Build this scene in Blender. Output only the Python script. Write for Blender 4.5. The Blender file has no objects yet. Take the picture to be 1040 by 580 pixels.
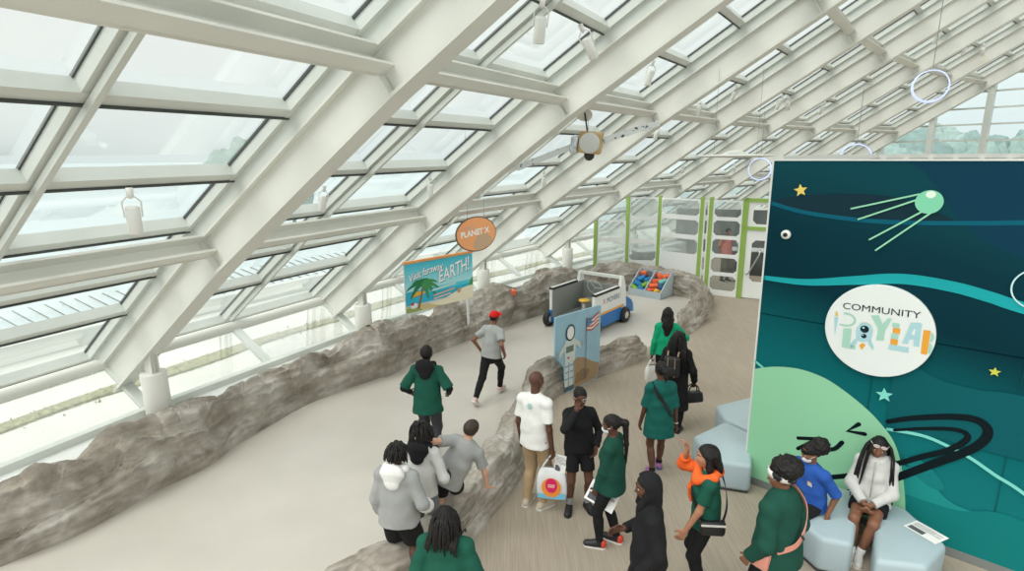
import bpy, bmesh, math, random
import numpy as np
from mathutils import Vector, Matrix, noise
random.seed(7)
PI = math.pi
SC = bpy.context.scene
COL = SC.collection

# ------------------------------------------------------------------ camera
F_PX, PITCH, ROLL, CAM_H = 572.0, 0.229645, -0.010209, 4.3
cam_d = bpy.data.cameras.new('camera'); cam = bpy.data.objects.new('camera', cam_d)
COL.objects.link(cam)
cam_d.sensor_fit = 'HORIZONTAL'; cam_d.sensor_width = 36.0
cam_d.lens = F_PX * 36.0 / 1040.0
cam_d.clip_start = 0.05; cam_d.clip_end = 3000
_fw = Vector((0, math.cos(PITCH), -math.sin(PITCH))); _r = Vector((1, 0, 0)); _u = _r.cross(_fw)
_rt = _r * math.cos(ROLL) + _u * math.sin(ROLL); _up = -_r * math.sin(ROLL) + _u * math.cos(ROLL)
cam.matrix_world = Matrix(((_rt.x, _up.x, -_fw.x, 0), (_rt.y, _up.y, -_fw.y, 0), (_rt.z, _up.z, -_fw.z, CAM_H), (0, 0, 0, 1)))
SC.camera = cam

# ------------------------------------------------------------------ materials
MATS = {}
def lin(c):
    return tuple((x / 255 / 12.92) if x / 255 <= 0.04045 else ((x / 255 + 0.055) / 1.055) ** 2.4 for x in c)
def mat(name, rgb, rough=0.6, metal=0.0, var=0.0, scale=8.0, bump=0.0, bscale=None, emit=None, estr=0, spec=0.5, aniso=None, var_col=None):
    """principled material with procedural colour variation and bump; rgb is sRGB 0-255"""
    if name in MATS: return MATS[name]
    m = bpy.data.materials.new(name); m.use_nodes = True
    nt = m.node_tree; b = nt.nodes['Principled BSDF']
    c = lin(rgb) + (1,)
    b.inputs['Base Color'].default_value = c
    b.inputs['Roughness'].default_value = rough; b.inputs['Metallic'].default_value = metal
    b.inputs['Specular IOR Level'].default_value = spec
    m.diffuse_color = c
    tc = nt.nodes.new('ShaderNodeTexCoord')
    mp = nt.nodes.new('ShaderNodeMapping'); nt.links.new(tc.outputs['Object'], mp.inputs['Vector'])
    if aniso: mp.inputs['Scale'].default_value = aniso
    n = nt.nodes.new('ShaderNodeTexNoise'); n.inputs['Scale'].default_value = scale; n.inputs['Detail'].default_value = 5
    nt.links.new(mp.outputs['Vector'], n.inputs['Vector'])
    if var > 0 or var_col:
        mx = nt.nodes.new('ShaderNodeMix'); mx.data_type = 'RGBA'
        c2 = (lin(var_col) + (1,)) if var_col else tuple(x * (1 - var) for x in c[:3]) + (1,)
        c1 = c if var_col else tuple(min(1, x * (1 + var)) for x in c[:3]) + (1,)
        mx.inputs[6].default_value = c1; mx.inputs[7].default_value = c2
        rp = nt.nodes.new('ShaderNodeMapRange'); rp.inputs[1].default_value = 0.35; rp.inputs[2].default_value = 0.65
        nt.links.new(n.outputs['Fac'], rp.inputs[0]); nt.links.new(rp.outputs[0], mx.inputs[0])
        nt.links.new(mx.outputs[2], b.inputs['Base Color'])
    if bump > 0:
        n2 = n
        if bscale:
            n2 = nt.nodes.new('ShaderNodeTexNoise'); n2.inputs['Scale'].default_value = bscale; n2.inputs['Detail'].default_value = 3
            nt.links.new(mp.outputs['Vector'], n2.inputs['Vector'])
        bp_ = nt.nodes.new('ShaderNodeBump'); bp_.inputs['Strength'].default_value = bump; bp_.inputs['Distance'].default_value = 0.02
        nt.links.new(n2.outputs['Fac'], bp_.inputs['Height']); nt.links.new(bp_.outputs['Normal'], b.inputs['Normal'])
    if emit:
        b.inputs['Emission Color'].default_value = lin(emit) + (1,); b.inputs['Emission Strength'].default_value = estr
    MATS[name] = m
    return m
def glass_mat(name, tint, refl=0.06, rough=0.02, haze=0.0, haze_col=(235, 242, 242)):
    """thin sheet glass: see-through, faint fresnel reflection, optional translucent haze"""
    if name in MATS: return MATS[name]
    m = bpy.data.materials.new(name); m.use_nodes = True; nt = m.node_tree; nt.nodes.clear()
    out = nt.nodes.new('ShaderNodeOutputMaterial'); tr = nt.nodes.new('ShaderNodeBsdfTransparent'); gl = nt.nodes.new('ShaderNodeBsdfGlossy')
    tr.inputs[0].default_value = lin(tint) + (1,); gl.inputs['Roughness'].default_value = rough
    fr = nt.nodes.new('ShaderNodeLayerWeight'); fr.inputs[0].default_value = 0.25
    ml = nt.nodes.new('ShaderNodeMath'); ml.operation = 'MULTIPLY_ADD'; ml.inputs[1].default_value = 0.35; ml.inputs[2].default_value = refl
    nt.links.new(fr.outputs['Fresnel'], ml.inputs[0])
    mx = nt.nodes.new('ShaderNodeMixShader'); nt.links.new(ml.outputs[0], mx.inputs[0]); nt.links.new(tr.outputs[0], mx.inputs[1]); nt.links.new(gl.outputs[0], mx.inputs[2])
    last = mx
    if haze > 0:
        df = nt.nodes.new('ShaderNodeBsdfTranslucent'); df.inputs[0].default_value = lin(haze_col) + (1,)
        tc = nt.nodes.new('ShaderNodeTexCoord'); nz = nt.nodes.new('ShaderNodeTexNoise'); nz.inputs['Scale'].default_value = 0.9; nz.inputs['Detail'].default_value = 6
        nt.links.new(tc.outputs['Object'], nz.inputs['Vector'])
        m2 = nt.nodes.new('ShaderNodeMath'); m2.operation = 'MULTIPLY'; m2.inputs[1].default_value = haze * 2
        nt.links.new(nz.outputs['Fac'], m2.inputs[0])
        mx2 = nt.nodes.new('ShaderNodeMixShader'); nt.links.new(m2.outputs[0], mx2.inputs[0]); nt.links.new(mx.outputs[0], mx2.inputs[1]); nt.links.new(df.outputs[0], mx2.inputs[2])
        last = mx2
    nt.links.new(last.outputs[0], out.inputs[0])
    MATS[name] = m
    return m

# ------------------------------------------------------------------ mesh helpers
class MB:
    """collects shapes; build() links them as ONE mesh object"""
    def __init__(s): s.v = []; s.f = []; s.m = []; s.mats = []; s.sm = []
    def mi(s, m):
        if m is None: return 0
        if m not in s.mats: s.mats.append(m)
        return s.mats.index(m)
    def add(s, vs, fs, m=None, smooth=False):
        o = len(s.v); k = s.mi(m)
        s.v += [tuple(v) for v in vs]
        for f in fs: s.f.append([o + i for i in f]); s.m.append(k); s.sm.append(smooth)
    def box(s, c, size, m=None, R=None):
        hx, hy, hz = [q / 2 for q in size]; c = Vector(c)
        vs = [Vector((x, y, z)) for z in (-hz, hz) for y in (-hy, hy) for x in (-hx, hx)]
        if R is not None: vs = [R @ v for v in vs]
        s.add([c + v for v in vs], [(0, 2, 3, 1), (4, 5, 7, 6), (0, 1, 5, 4), (2, 6, 7, 3), (0, 4, 6, 2), (1, 3, 7, 5)], m)
    def beam(s, a, b, w, h, up=(0, 0, 1), m=None, off=0.0):
        """rectangular bar a->b; w across, h along 'up'; off shifts along up"""
        a = Vector(a); b = Vector(b); d = (b - a).normalized(); up = Vector(up)
        x = d.cross(up).normalized(); u = x.cross(d).normalized()
        vs = []
        for p in (a, b):
            for sx, sz in ((-1, -1), (1, -1), (1, 1), (-1, 1)):
                vs.append(p + x * (sx * w / 2) + u * (sz * h / 2 + off))
        s.add(vs, [(0, 1, 2, 3), (7, 6, 5, 4), (0, 4, 5, 1), (1, 5, 6, 2), (2, 6, 7, 3), (3, 7, 4, 0)], m)
    def tube(s, pts, r, n=8, m=None, caps=True, smooth=True):
        pts = [Vector(p) for p in pts]; rs = r if isinstance(r, (list, tuple)) else [r] * len(pts)
        vs = []; fs = []; ref = None
        for i, p in enumerate(pts):
            d = (pts[min(i + 1, len(pts) - 1)] - pts[max(i - 1, 0)]).normalized()
            if ref is None: ref = Vector((0, 0, 1)) if abs(d.z) < 0.9 else Vector((1, 0, 0))
            x = d.cross(ref).normalized(); y = x.cross(d).normalized(); ref = y
            for k in range(n):
                a = 2 * PI * k / n; vs.append(p + (x * math.cos(a) + y * math.sin(a)) * rs[i])
        for i in range(len(pts) - 1):
            for k in range(n):
                fs.append((i * n + k, i * n + (k + 1) % n, (i + 1) * n + (k + 1) % n, (i + 1) * n + k))
        s.add(vs, fs, m, smooth)
        if caps:
            e = (len(pts) - 1) * n
            s.add(vs[:n], [tuple(range(n))[::-1]], m); s.add(vs[e:], [tuple(range(n))], m)
    def lathe(s, prof, n=24, m=None, M=None, smooth=True):
        """profile [(r,z)] about z, then matrix M"""
        vs = []; fs = []
        for r, z in prof:
            for k in range(n):
                a = 2 * PI * k / n; v = Vector((r * math.cos(a), r * math.sin(a), z)); vs.append(M @ v if M else v)
        for i in range(len(prof) - 1):
            for k in range(n): fs.append((i * n + k, i * n + (k + 1) % n, (i + 1) * n + (k + 1) % n, (i + 1) * n + k))
        if prof[0][0] > 1e-5: fs.append(tuple(range(n))[::-1])
        if prof[-1][0] > 1e-5: fs.append(tuple(range((len(prof) - 1) * n, len(prof) * n)))
        s.add(vs, fs, m, smooth)
    def prism(s, poly, h0, h1, m=None, M=None):
        """polygon [(x,y)] extruded from z=h0 to h1, then matrix M"""
        n = len(poly)
        if sum(poly[i][0] * poly[(i + 1) % n][1] - poly[(i + 1) % n][0] * poly[i][1] for i in range(n)) < 0: poly = poly[::-1]
        vs = [Vector((x, y, z)) for z in (h0, h1) for x, y in poly]
        if M: vs = [M @ v for v in vs]
        fs = [tuple(range(n))[::-1], tuple(range(n, 2 * n))] + [(i, (i + 1) % n, n + (i + 1) % n, n + i) for i in range(n)]
        s.add(vs, fs, m)
    def flat(s, poly, z=0, m=None, M=None):
        n = len(poly)
        if sum(poly[i][0] * poly[(i + 1) % n][1] - poly[(i + 1) % n][0] * poly[i][1] for i in range(n)) < 0: poly = poly[::-1]
        vs = [Vector((x, y, z)) for x, y in poly]
        if M: vs = [M @ v for v in vs]
        s.add(vs, [tuple(range(n))], m)
    def build(s, name, m=None, parent=None, bevel=0.0, seg=2, subsurf=0):
        me = bpy.data.meshes.new(name); me.from_pydata(s.v, [], s.f)
        if not s.mats and m is not None: s.mats.append(m)
        for q in s.mats: me.materials.append(q)
        if len(s.mats) > 1: me.polygons.foreach_set('material_index', s.m)
        me.polygons.foreach_set('use_smooth', s.sm); me.update()
        o = bpy.data.objects.new(name, me); COL.objects.link(o)
        if parent: o.parent = parent
        if bevel > 0:
            md = o.modifiers.new('bevel', 'BEVEL'); md.width = bevel; md.segments = seg; md.limit_method = 'ANGLE'; md.angle_limit = 0.6
            for p in me.polygons: p.use_smooth = True
        if subsurf:
            md = o.modifiers.new('sub', 'SUBSURF'); md.levels = subsurf; md.render_levels = subsurf
        return o
def tag(o, label=None, cat=None, group=None, kind=None):
    if label: o['label'] = label
    if cat: o['category'] = cat
    if group: o['group'] = group
    if kind: o['kind'] = kind
    return o
def empty(name, loc=(0, 0, 0), rz=0.0, label=None, cat=None, group=None, kind=None):
    o = bpy.data.objects.new(name, None); COL.objects.link(o); o.location = loc; o.rotation_euler = (0, 0, rz); o.empty_display_size = 0.1
    return tag(o, label, cat, group, kind)
def copy_tree(o, parent=None):
    c = o.copy(); COL.objects.link(c); c.parent = parent
    for ch in list(o.children): copy_tree(ch, c)
    return c
def frame(o, x, y):
    """matrix with origin o and axes x, y, x cross y"""
    x = Vector(x).normalized(); y = Vector(y); y = (y - x * y.dot(x)).normalized(); z = x.cross(y); o = Vector(o)
    return Matrix(((x.x, y.x, z.x, o.x), (x.y, y.y, z.y, o.y), (x.z, y.z, z.z, o.z), (0, 0, 0, 1)))
_txt_cache = {}
def text_polys(txt, size=1.0, bold=0.0, xs=1.0):
    """lettering as triangles in the XY plane, lower left at the origin; returns verts, faces, width"""
    key = (txt, size, bold, xs)
    if key in _txt_cache: return _txt_cache[key]
    cu = bpy.data.curves.new('lettering', 'FONT'); cu.body = txt; cu.size = size; cu.offset = bold; cu.resolution_u = 5
    ob = bpy.data.objects.new('lettering', cu); COL.objects.link(ob)
    dg = bpy.context.evaluated_depsgraph_get(); me = bpy.data.meshes.new_from_object(ob.evaluated_get(dg))
    vs = [Vector((v.co.x * xs, v.co.y, 0)) for v in me.vertices]; fs = [tuple(p.vertices) for p in me.polygons]
    bpy.data.objects.remove(ob); bpy.data.meshes.remove(me); bpy.data.curves.remove(cu)
    w = max(v.x for v in vs) if vs else 0
    _txt_cache[key] = (vs, fs, w)
    return _txt_cache[key]
def put_text(mb, txt, size, M, m, bold=0.0, xs=1.0, z=0.0, center=False):
    vs, fs, w = text_polys(txt, size, bold, xs)
    dx = -w / 2 if center else 0
    mb.add([M @ (v + Vector((dx, 0, z))) for v in vs], fs, m)
    return w
def ell(cx, cy, rx, ry, n=40, a0=0, a1=2 * PI, rot=0):
    out = []
    full = abs(a1 - a0 - 2 * PI) < 1e-6
    for i in range(n if full else n + 1):
        a = a0 + (a1 - a0) * i / n
        x = rx * math.cos(a); y = ry * math.sin(a)
        out.append((cx + x * math.cos(rot) - y * math.sin(rot), cy + x * math.sin(rot) + y * math.cos(rot)))
    return out
def ribbon(pts, w):
    """polygon around a 2d polyline, width w (number or list)"""
    n = len(pts); ws = w if isinstance(w, (list, tuple)) else [w] * n
    L = []; Rr = []
    for i in range(n):
        a = pts[max(i - 1, 0)]; b = pts[min(i + 1, n - 1)]; dx = b[0] - a[0]; dy = b[1] - a[1]; q = math.hypot(dx, dy) or 1
        nx, ny = -dy / q * ws[i] / 2, dx / q * ws[i] / 2
        L.append((pts[i][0] + nx, pts[i][1] + ny)); Rr.append((pts[i][0] - nx, pts[i][1] - ny))
    return L, Rr
def add_ribbon(mb, pts, w, z, m, M):
    L, Rr = ribbon(pts, w); n = len(L)
    vs = [M @ Vector((x, y, z)) for x, y in L + Rr]
    mb.add(vs, [(n + i, n + i + 1, i + 1, i) for i in range(n - 1)], m)
def spline(pts, n=8):
    """catmull-rom through points (tuples of any size)"""
    out = []
    for i in range(len(pts) - 1):
        p0 = pts[max(i - 1, 0)]; p1 = pts[i]; p2 = pts[i + 1]; p3 = pts[min(i + 2, len(pts) - 1)]
        for k in range(n):
            t = k / n
            out.append(tuple(0.5 * (2 * b + (c - a) * t + (2 * a - 5 * b + 4 * c - d) * t * t + (3 * b - a - 3 * c + d) * t ** 3) for a, b, c, d in zip(p0, p1, p2, p3)))
    out.append(tuple(pts[-1]))
    return out
# ------------------------------------------------------------------ the glazed roof: a conical glasshouse, bays around a far centre
KS = 1.06                                   # overall scale of the glasshouse
RC = (43.530465 * KS, -18.013844 * KS); PH1, DPH = 2.6619515, -0.0725331
def rz(r, z): return (r * KS, 4.3 + (z - 4.3) * KS)
PROF = [rz(*q) for q in ((40.6, 11.1), (44.2, 8.955), (47.7105, 6.81), (50.39, 5.17), (53.06, 3.3746), (55.691, 1.4069))]   # roof line (radius, height)
R_FOOT, Z_FOOT = PROF[-1]
def pol(r, idx, z):
    a = PH1 + (idx - 1) * DPH
    return Vector((RC[0] + r * math.cos(a), RC[1] + r * math.sin(a), z))
def prof_at(t):
    """t in metres along the roof line, 0 at the mid purlin, + downhill -> r, z, normal(r,z)"""
    i0 = 3
    if t >= 0:
        i = i0
        while i < len(PROF) - 2 and t > math.dist(PROF[i], PROF[i + 1]): t -= math.dist(PROF[i], PROF[i + 1]); i += 1
        a, b = PROF[i], PROF[i + 1]
    else:
        i = i0 - 1
        while i > 0 and -t > math.dist(PROF[i], PROF[i + 1]): t += math.dist(PROF[i], PROF[i + 1]); i -= 1
        a, b = PROF[i], PROF[i + 1]; t = math.dist(a, b) + t
    L = math.dist(a, b); d = ((b[0] - a[0]) / L, (b[1] - a[1]) / L)
    return a[0] + d[0] * t, a[1] + d[1] * t, (-d[1], d[0])      # normal pointing up and out
def rp(t, idx, off=0.0):
    r, z, n = prof_at(t)
    return pol(r + n[0] * off, idx, z + n[1] * off)
def nrm(t, idx):
    return (rp(t, idx, 1) - rp(t, idx, 0)).normalized()
T_TOP = -11.6 * KS
TB = [-11.0, -9.6, -8.4, -7.35, -6.3, -5.25, -4.2, -3.14, -2.09, -1.04, 0.0, 1.10, 2.18, 3.22, 4.22, 5.2, 6.62]  # glazing bars
TB = [t * KS for t in TB]
steel = mat('white_painted_steel', (216, 216, 208), 0.42, var=0.025, scale=1.5)
steel_d = mat('grey_white_aluminium', (208, 212, 206), 0.4, var=0.03, scale=2.0)
gasket = mat('black_gasket', (70, 74, 72), 0.7)
glass = glass_mat('roof_glass', (246, 250, 249), 0.03, 0.02, haze=0.05)
nodes_t = [T_TOP, -7.26 * KS, -3.14 * KS, 0.0, 3.22 * KS, 6.46 * KS]
bays = range(0, 8)
# rafters: I sections of 0.5 m with flanges
for i in range(0, 9):
    mb = MB()
    seq = nodes_t
    for a, b in zip(seq[:-1], seq[1:]):
        up = nrm((a + b) / 2, i)
        A, B = rp(a, i), rp(b, i)
        mb.beam(A, B, 0.20, 0.03, up, steel, off=-0.015)
        mb.beam(A, B, 0.05 if i else 0.05, 0.46, up, steel, off=-0.24)
        mb.beam(A, B, 0.26, 0.035, up, steel, off=-0.475)
    # fishtail at the foot
    up = nrm(6.5, i); A = rp(6.46 * KS, i)
    # stiffeners beside the purlins
    for t in (0.03, 3.22 * KS, -3.14 * KS):
        for s in (-1, 1):
            x = (pol(50, i + 0.01, 0) - pol(50, i, 0)).normalized()
            P = rp(t, i) + x * 0.07 * s
            mb.beam(P - nrm(t, i) * 0.03, P - nrm(t, i) * 0.46, 0.02, 0.10, x, steel)
    o = mb.build('trim_%d' % (i + 1), steel)
    tag(o, kind='structure')
# columns under the feet of the rafters
for i in range(0, 9):
    mb = MB(); p = rp(5.42 * KS, i, -0.48); b = Vector((p.x, p.y, 0))
    for dx in (-0.05, 0.05):
        x = (pol(50, i + 0.01, 0) - pol(50, i, 0)).normalized()
        mb.beam(Vector((p.x, p.y, 1.2)) + x * dx, p + Vector((0, 0, 0.06)) + x * dx, 0.018, 0.16, (pol(50, i, 0) - pol(49, i, 0)), steel)
    mb.box((p.x, p.y, 1.42), (0.1, 0.1, 0.4), steel)
    mb.lathe([(0.17, 0.0), (0.17, 1.29), (0.155, 1.31), (0.0, 1.31)], 28, steel, Matrix.Translation((p.x, p.y, 0)))
    o = mb.build('wall_column' if False else 'trim_%d' % (20 + i), steel); tag(o, kind='structure')
# purlins (channels) between rafters and the round foot rail
for j, (t, nm) in enumerate(((-7.26 * KS, 40), (-3.14 * KS, 50), (0.03, 60), (3.24 * KS, 70))):
    for i in bays:
        A, B = rp(t, i, -0.12), rp(t, i + 1, -0.12); up = nrm(t, i + 0.5)
        mb = MB()
        mb.beam(A, B, 0.035, 0.24, up, steel); down = (rp(t + 1, i + .5) - rp(t, i + .5)).normalized()
        for s in (-1, 1): mb.beam(A - down * 0.075 + up * 0.105 * s, B - down * 0.075 + up * 0.105 * s, 0.16, 0.03, up, steel)
        o = mb.build('trim_%d' % (nm + i), steel); tag(o, kind='structure')
for i in bays:
    mb = MB(); A, B = pol(R_FOOT, i, Z_FOOT), pol(R_FOOT, i + 1, Z_FOOT)
    mb.tube([A, B], 0.10, 16, steel); o = mb.build('trim_%d' % (80 + i), steel); tag(o, kind='structure')
# glazing per bay
def strip(mb, ts, ia, ib, off, m):
    vs = []; fs = []
    for t in ts: vs += [rp(t, ia, off), rp(t, ib, off)]
    for k in range(len(ts) - 1): fs.append((2 * k, 2 * k + 1, 2 * k + 3, 2 * k + 2))
    mb.add(vs, fs, m)
win_roots = []
for i in bays:
    w = empty('window_%d' % (i + 1), rp(6.4 * KS, i + .5), kind='structure'); inv = Matrix.Translation(-w.location)
    win_roots.append(w)
    def part(mb, nm, m=None):
        o = mb.build(nm, m, w); o.matrix_parent_inverse = inv; return o
    mb = MB(); strip(mb, nodes_t[:-1] + [6.7 * KS], i, i + 1, 0.30, glass); part(mb, 'glass_pane', glass)
    # bars up the slope: over the rafter edge, and the middle bar
    for idx, wd in ((i + 0.5, 0.13), (i + 0.985, 0.17)):
        mb = MB()
        for a, b in zip(nodes_t[:-1], nodes_t[1:]):
            b2 = 6.72 * KS if b > 6 else b
            up = nrm((a + b) / 2, idx)
            mb.beam(rp(a, idx), rp(b2, idx), wd, 0.15, up, steel_d, off=0.235)
            if idx == i + 0.5: mb.beam(rp(a, idx), rp(b2 - (0.3 if b > 6 else 0), idx), 0.055, 0.06, up, steel_d, off=0.10)
            else: mb.beam(rp(a, idx), rp(b2, idx), 0.05, 0.16, up, steel_d, off=0.08)
            for s in (-1, 1):
                x = (pol(50, idx + 0.01, 0) - pol(50, idx, 0)).normalized() * (s * (wd / 2 + 0.006))
                mb.beam(rp(a, idx) + x, rp(b2, idx) + x, 0.014, 0.03, up, gasket, off=0.29)
        part(mb, 'mullion')
    for t in TB:
        mb = MB(); A, B = rp(t, i), rp(t, i + 1); up = nrm(t, i + .5)
        mb.beam(A, B, 0.13, 0.14, up, steel_d, off=0.24); dn = (rp(t + .5, i + .5) - rp(t - .5, i + .5)).normalized() * 0.06; mb.beam(A + dn, B + dn, 0.022, 0.03, up, gasket, off=0.165)
        part(mb, 'transom')
# low inward-leaning glazing under the foot rail
sill_m = mat('white_sill', (226, 228, 224), 0.5, var=0.03, scale=2)
lowglass = glass_mat('low_glass', (246, 248, 246), 0.05, 0.05, haze=0.22)
for i in bays:
    w = empty('window_%d' % (i + 11), pol(R_FOOT - .3, i + .5, 0.6), kind='structure'); inv = Matrix.Translation(-w.location)
    mb = MB(); mb.add([pol(R_FOOT, i, Z_FOOT), pol(R_FOOT, i + 1, Z_FOOT), pol(R_FOOT - .95, i + 1, 0.68), pol(R_FOOT - .95, i, 0.68)], [(0, 1, 2, 3)], lowglass)
    o = mb.build('glass_pane', lowglass, w); o.matrix_parent_inverse = inv
    for idx in (i, i + 0.5):
        mb = MB(); mb.beam(pol(R_FOOT + .03, idx, Z_FOOT + .02), pol(R_FOOT - .98, idx, 0.66), 0.15, 0.07, (pol(1, idx, 0) - pol(0, idx, 0)), steel_d)
        o = mb.build('mullion', steel_d, w); o.matrix_parent_inverse = inv
    mb = MB(); mb.beam(pol(R_FOOT - .97, i, 0.67), pol(R_FOOT - .97, i + 1, 0.67), 0.12, 0.12, (0, 0, 1), steel_d)
    o = mb.build('sill', steel_d, w); o.matrix_parent_inverse = inv
mb = MB()
for i in range(-1, 9):
    vs = []
    for r, z in ((R_FOOT - .95, 0.64), (R_FOOT - 1.38, 0.61), (R_FOOT - 1.38, 0.0), (R_FOOT - .95, 0.0)): vs += [pol(r, i, z), pol(r, i + 1, z)]
    mb.add(vs, [(0, 1, 3, 2), (2, 3, 5, 4), (0, 6, 7, 1)], sill_m)
o = mb.build('trim_100', sill_m); tag(o, kind='structure')
# end wall: posts and glass on the last radial line
endg = glass_mat('end_glass', (238, 247, 246), 0.05, 0.03, haze=0.06)
w = empty('window_30', pol(48 * KS, 8, 0), kind='structure'); inv = Matrix.Translation(-w.location)
def epart(mb, nm):
    o = mb.build(nm, None, w); o.matrix_parent_inverse = inv
mb = MB()
for a, b in zip(PROF[:-1], PROF[1:]):
    mb.add([pol(a[0], 8.06, 0), pol(b[0], 8.06, 0), pol(b[0], 8.06, b[1] - .3), pol(a[0], 8.06, a[1] - .3)], [(0, 1, 2, 3)], endg)
epart(mb, 'glass_pane')
xw = (pol(50, 8.01, 0) - pol(50, 8, 0)).normalized()
for r in [q * KS for q in (41.5, 43.6, 45.5, 47.3, 49.02, 50.8, 52.5)]:
    mb = MB(); zt = np.interp(r, [q[0] for q in PROF], [q[1] for q in PROF]) - 0.5
    mb.beam(pol(r, 8.02, 0), pol(r, 8.02, zt), 0.2, 0.24, xw, steel_d); epart(mb, 'post')
for z in [4.3 + (q - 4.3) * KS for q in (4.05, 4.62, 5.20, 5.78, 6.36, 6.94, 7.5, 8.1, 1.2, 2.4, 3.3)]:
    rmax = np.interp(-z - 0.5, [-q[1] for q in PROF], [q[0] for q in PROF])
    mb = MB(); mb.beam(pol(41 * KS, 8.05, z), pol(rmax, 8.05, z), 0.06, 0.07, (0, 0, 1), steel_d); epart(mb, 'glazing_bar')
# ------------------------------------------------------------------ floor
carpet = mat('ribbed_carpet', (176, 164, 147), 0.9, spec=0.1)
def _carpet(m):
    nt = m.node_tree; b = nt.nodes['Principled BSDF']; tc = nt.nodes.new('ShaderNodeTexCoord')
    mp = nt.nodes.new('ShaderNodeMapping'); mp.inputs['Rotation'].default_value = (0, 0, 0.30); mp.inputs['Scale'].default_value = (60, 1.6, 1)
    nt.links.new(tc.outputs['Object'], mp.inputs[0])
    n = nt.nodes.new('ShaderNodeTexNoise'); n.inputs['Scale'].default_value = 1.0; n.inputs['Detail'].default_value = 3; nt.links.new(mp.outputs[0], n.inputs[0])
    n2 = nt.nodes.new('ShaderNodeTexNoise'); n2.inputs['Scale'].default_value = 0.7; n2.inputs['Detail'].default_value = 4; nt.links.new(tc.outputs['Object'], n2.inputs[0])
    r = nt.nodes.new('ShaderNodeValToRGB'); r.color_ramp.elements[0].position = 0.35; r.color_ramp.elements[1].position = 0.65
    r.color_ramp.elements[0].color = lin((156, 145, 130)) + (1,); r.color_ramp.elements[1].color = lin((170, 159, 143)) + (1,)
    nt.links.new(n.outputs[0], r.inputs[0])
    mx = nt.nodes.new('ShaderNodeMix'); mx.data_type = 'RGBA'; mx.blend_type = 'MULTIPLY'; mx.inputs[0].default_value = 0.2
    nt.links.new(r.outputs[0], mx.inputs[6]); nt.links.new(n2.outputs['Color'], mx.inputs[7])
    hs = nt.nodes.new('ShaderNodeHueSaturation'); hs.inputs['Saturation'].default_value = 0.0; hs.inputs['Value'].default_value = 1.7
    nt.links.new(n2.outputs['Color'], hs.inputs['Color']); nt.links.new(hs.outputs[0], mx.inputs[7])
    nt.links.new(mx.outputs[2], b.inputs['Base Color'])
    bp_ = nt.nodes.new('ShaderNodeBump'); bp_.inputs['Strength'].default_value = 0.1; bp_.inputs['Distance'].default_value = 0.01
    nt.links.new(n.outputs[0], bp_.inputs['Height']); nt.links.new(bp_.outputs[0], b.inputs['Normal'])
_carpet(carpet)
smooth_floor = mat('smooth_beige_floor', (197, 191, 181), 0.34, var=0.035, scale=1.2, bump=0.02, bscale=40, spec=0.45)
mb = MB(); pts = [pol(R_FOOT - .3, i, 0) for i in np.arange(-2.5, 14, .5)] + [Vector((30, 18, 0)), Vector((30, -6, 0)), Vector((-8, -6, 0))]
mb.flat([(p.x, p.y) for p in pts], 0, carpet)
floor = mb.build('floor', carpet); tag(floor, kind='structure')
OUT_FRONT = [(-8.4, 1.9), (-7.0, 3.55), (-5.57, 5.25), (-5.11, 5.76), (-4.72, 6.62), (-4.34, 7.27), (-4.2, 7.94), (-3.6, 9.34), (-2.73, 10.36), (-2.46, 10.55), (-2.13, 11.19), (-1.17, 12.56), (-0.01, 13.93), (0.95, 15.0), (2.2, 16.5), (3.4, 17.35), (4.2, 17.35), (4.89, 16.84), (5.38, 16.3), (5.2, 15.45), (4.55, 14.4), (3.80, 13.25)]
INNER = [(-2.3, 4.45), (-1.74, 4.85), (-1.2, 5.12), (-0.72, 5.62), (-0.42, 6.15), (-0.10, 6.75), (-0.02, 7.5), (0.14, 8.3), (0.42, 9.1), (0.80, 9.75), (1.30, 10.3), (1.9, 10.95), (2.85, 11.85)]
poly = [(x - .1, y) for x, y in OUT_FRONT[:15]] + [(3.4, 17.6), (5.0, 17.2), (5.5, 16.3), (5.3, 15.3), (4.0, 13.2)] + INNER[::-1] + [(-3.4, 3.2), (-4.5, 1.0)]
mb = MB(); mb.flat(poly, 0.004, smooth_floor); o = mb.build('floor_platform', smooth_floor, floor)

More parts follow.
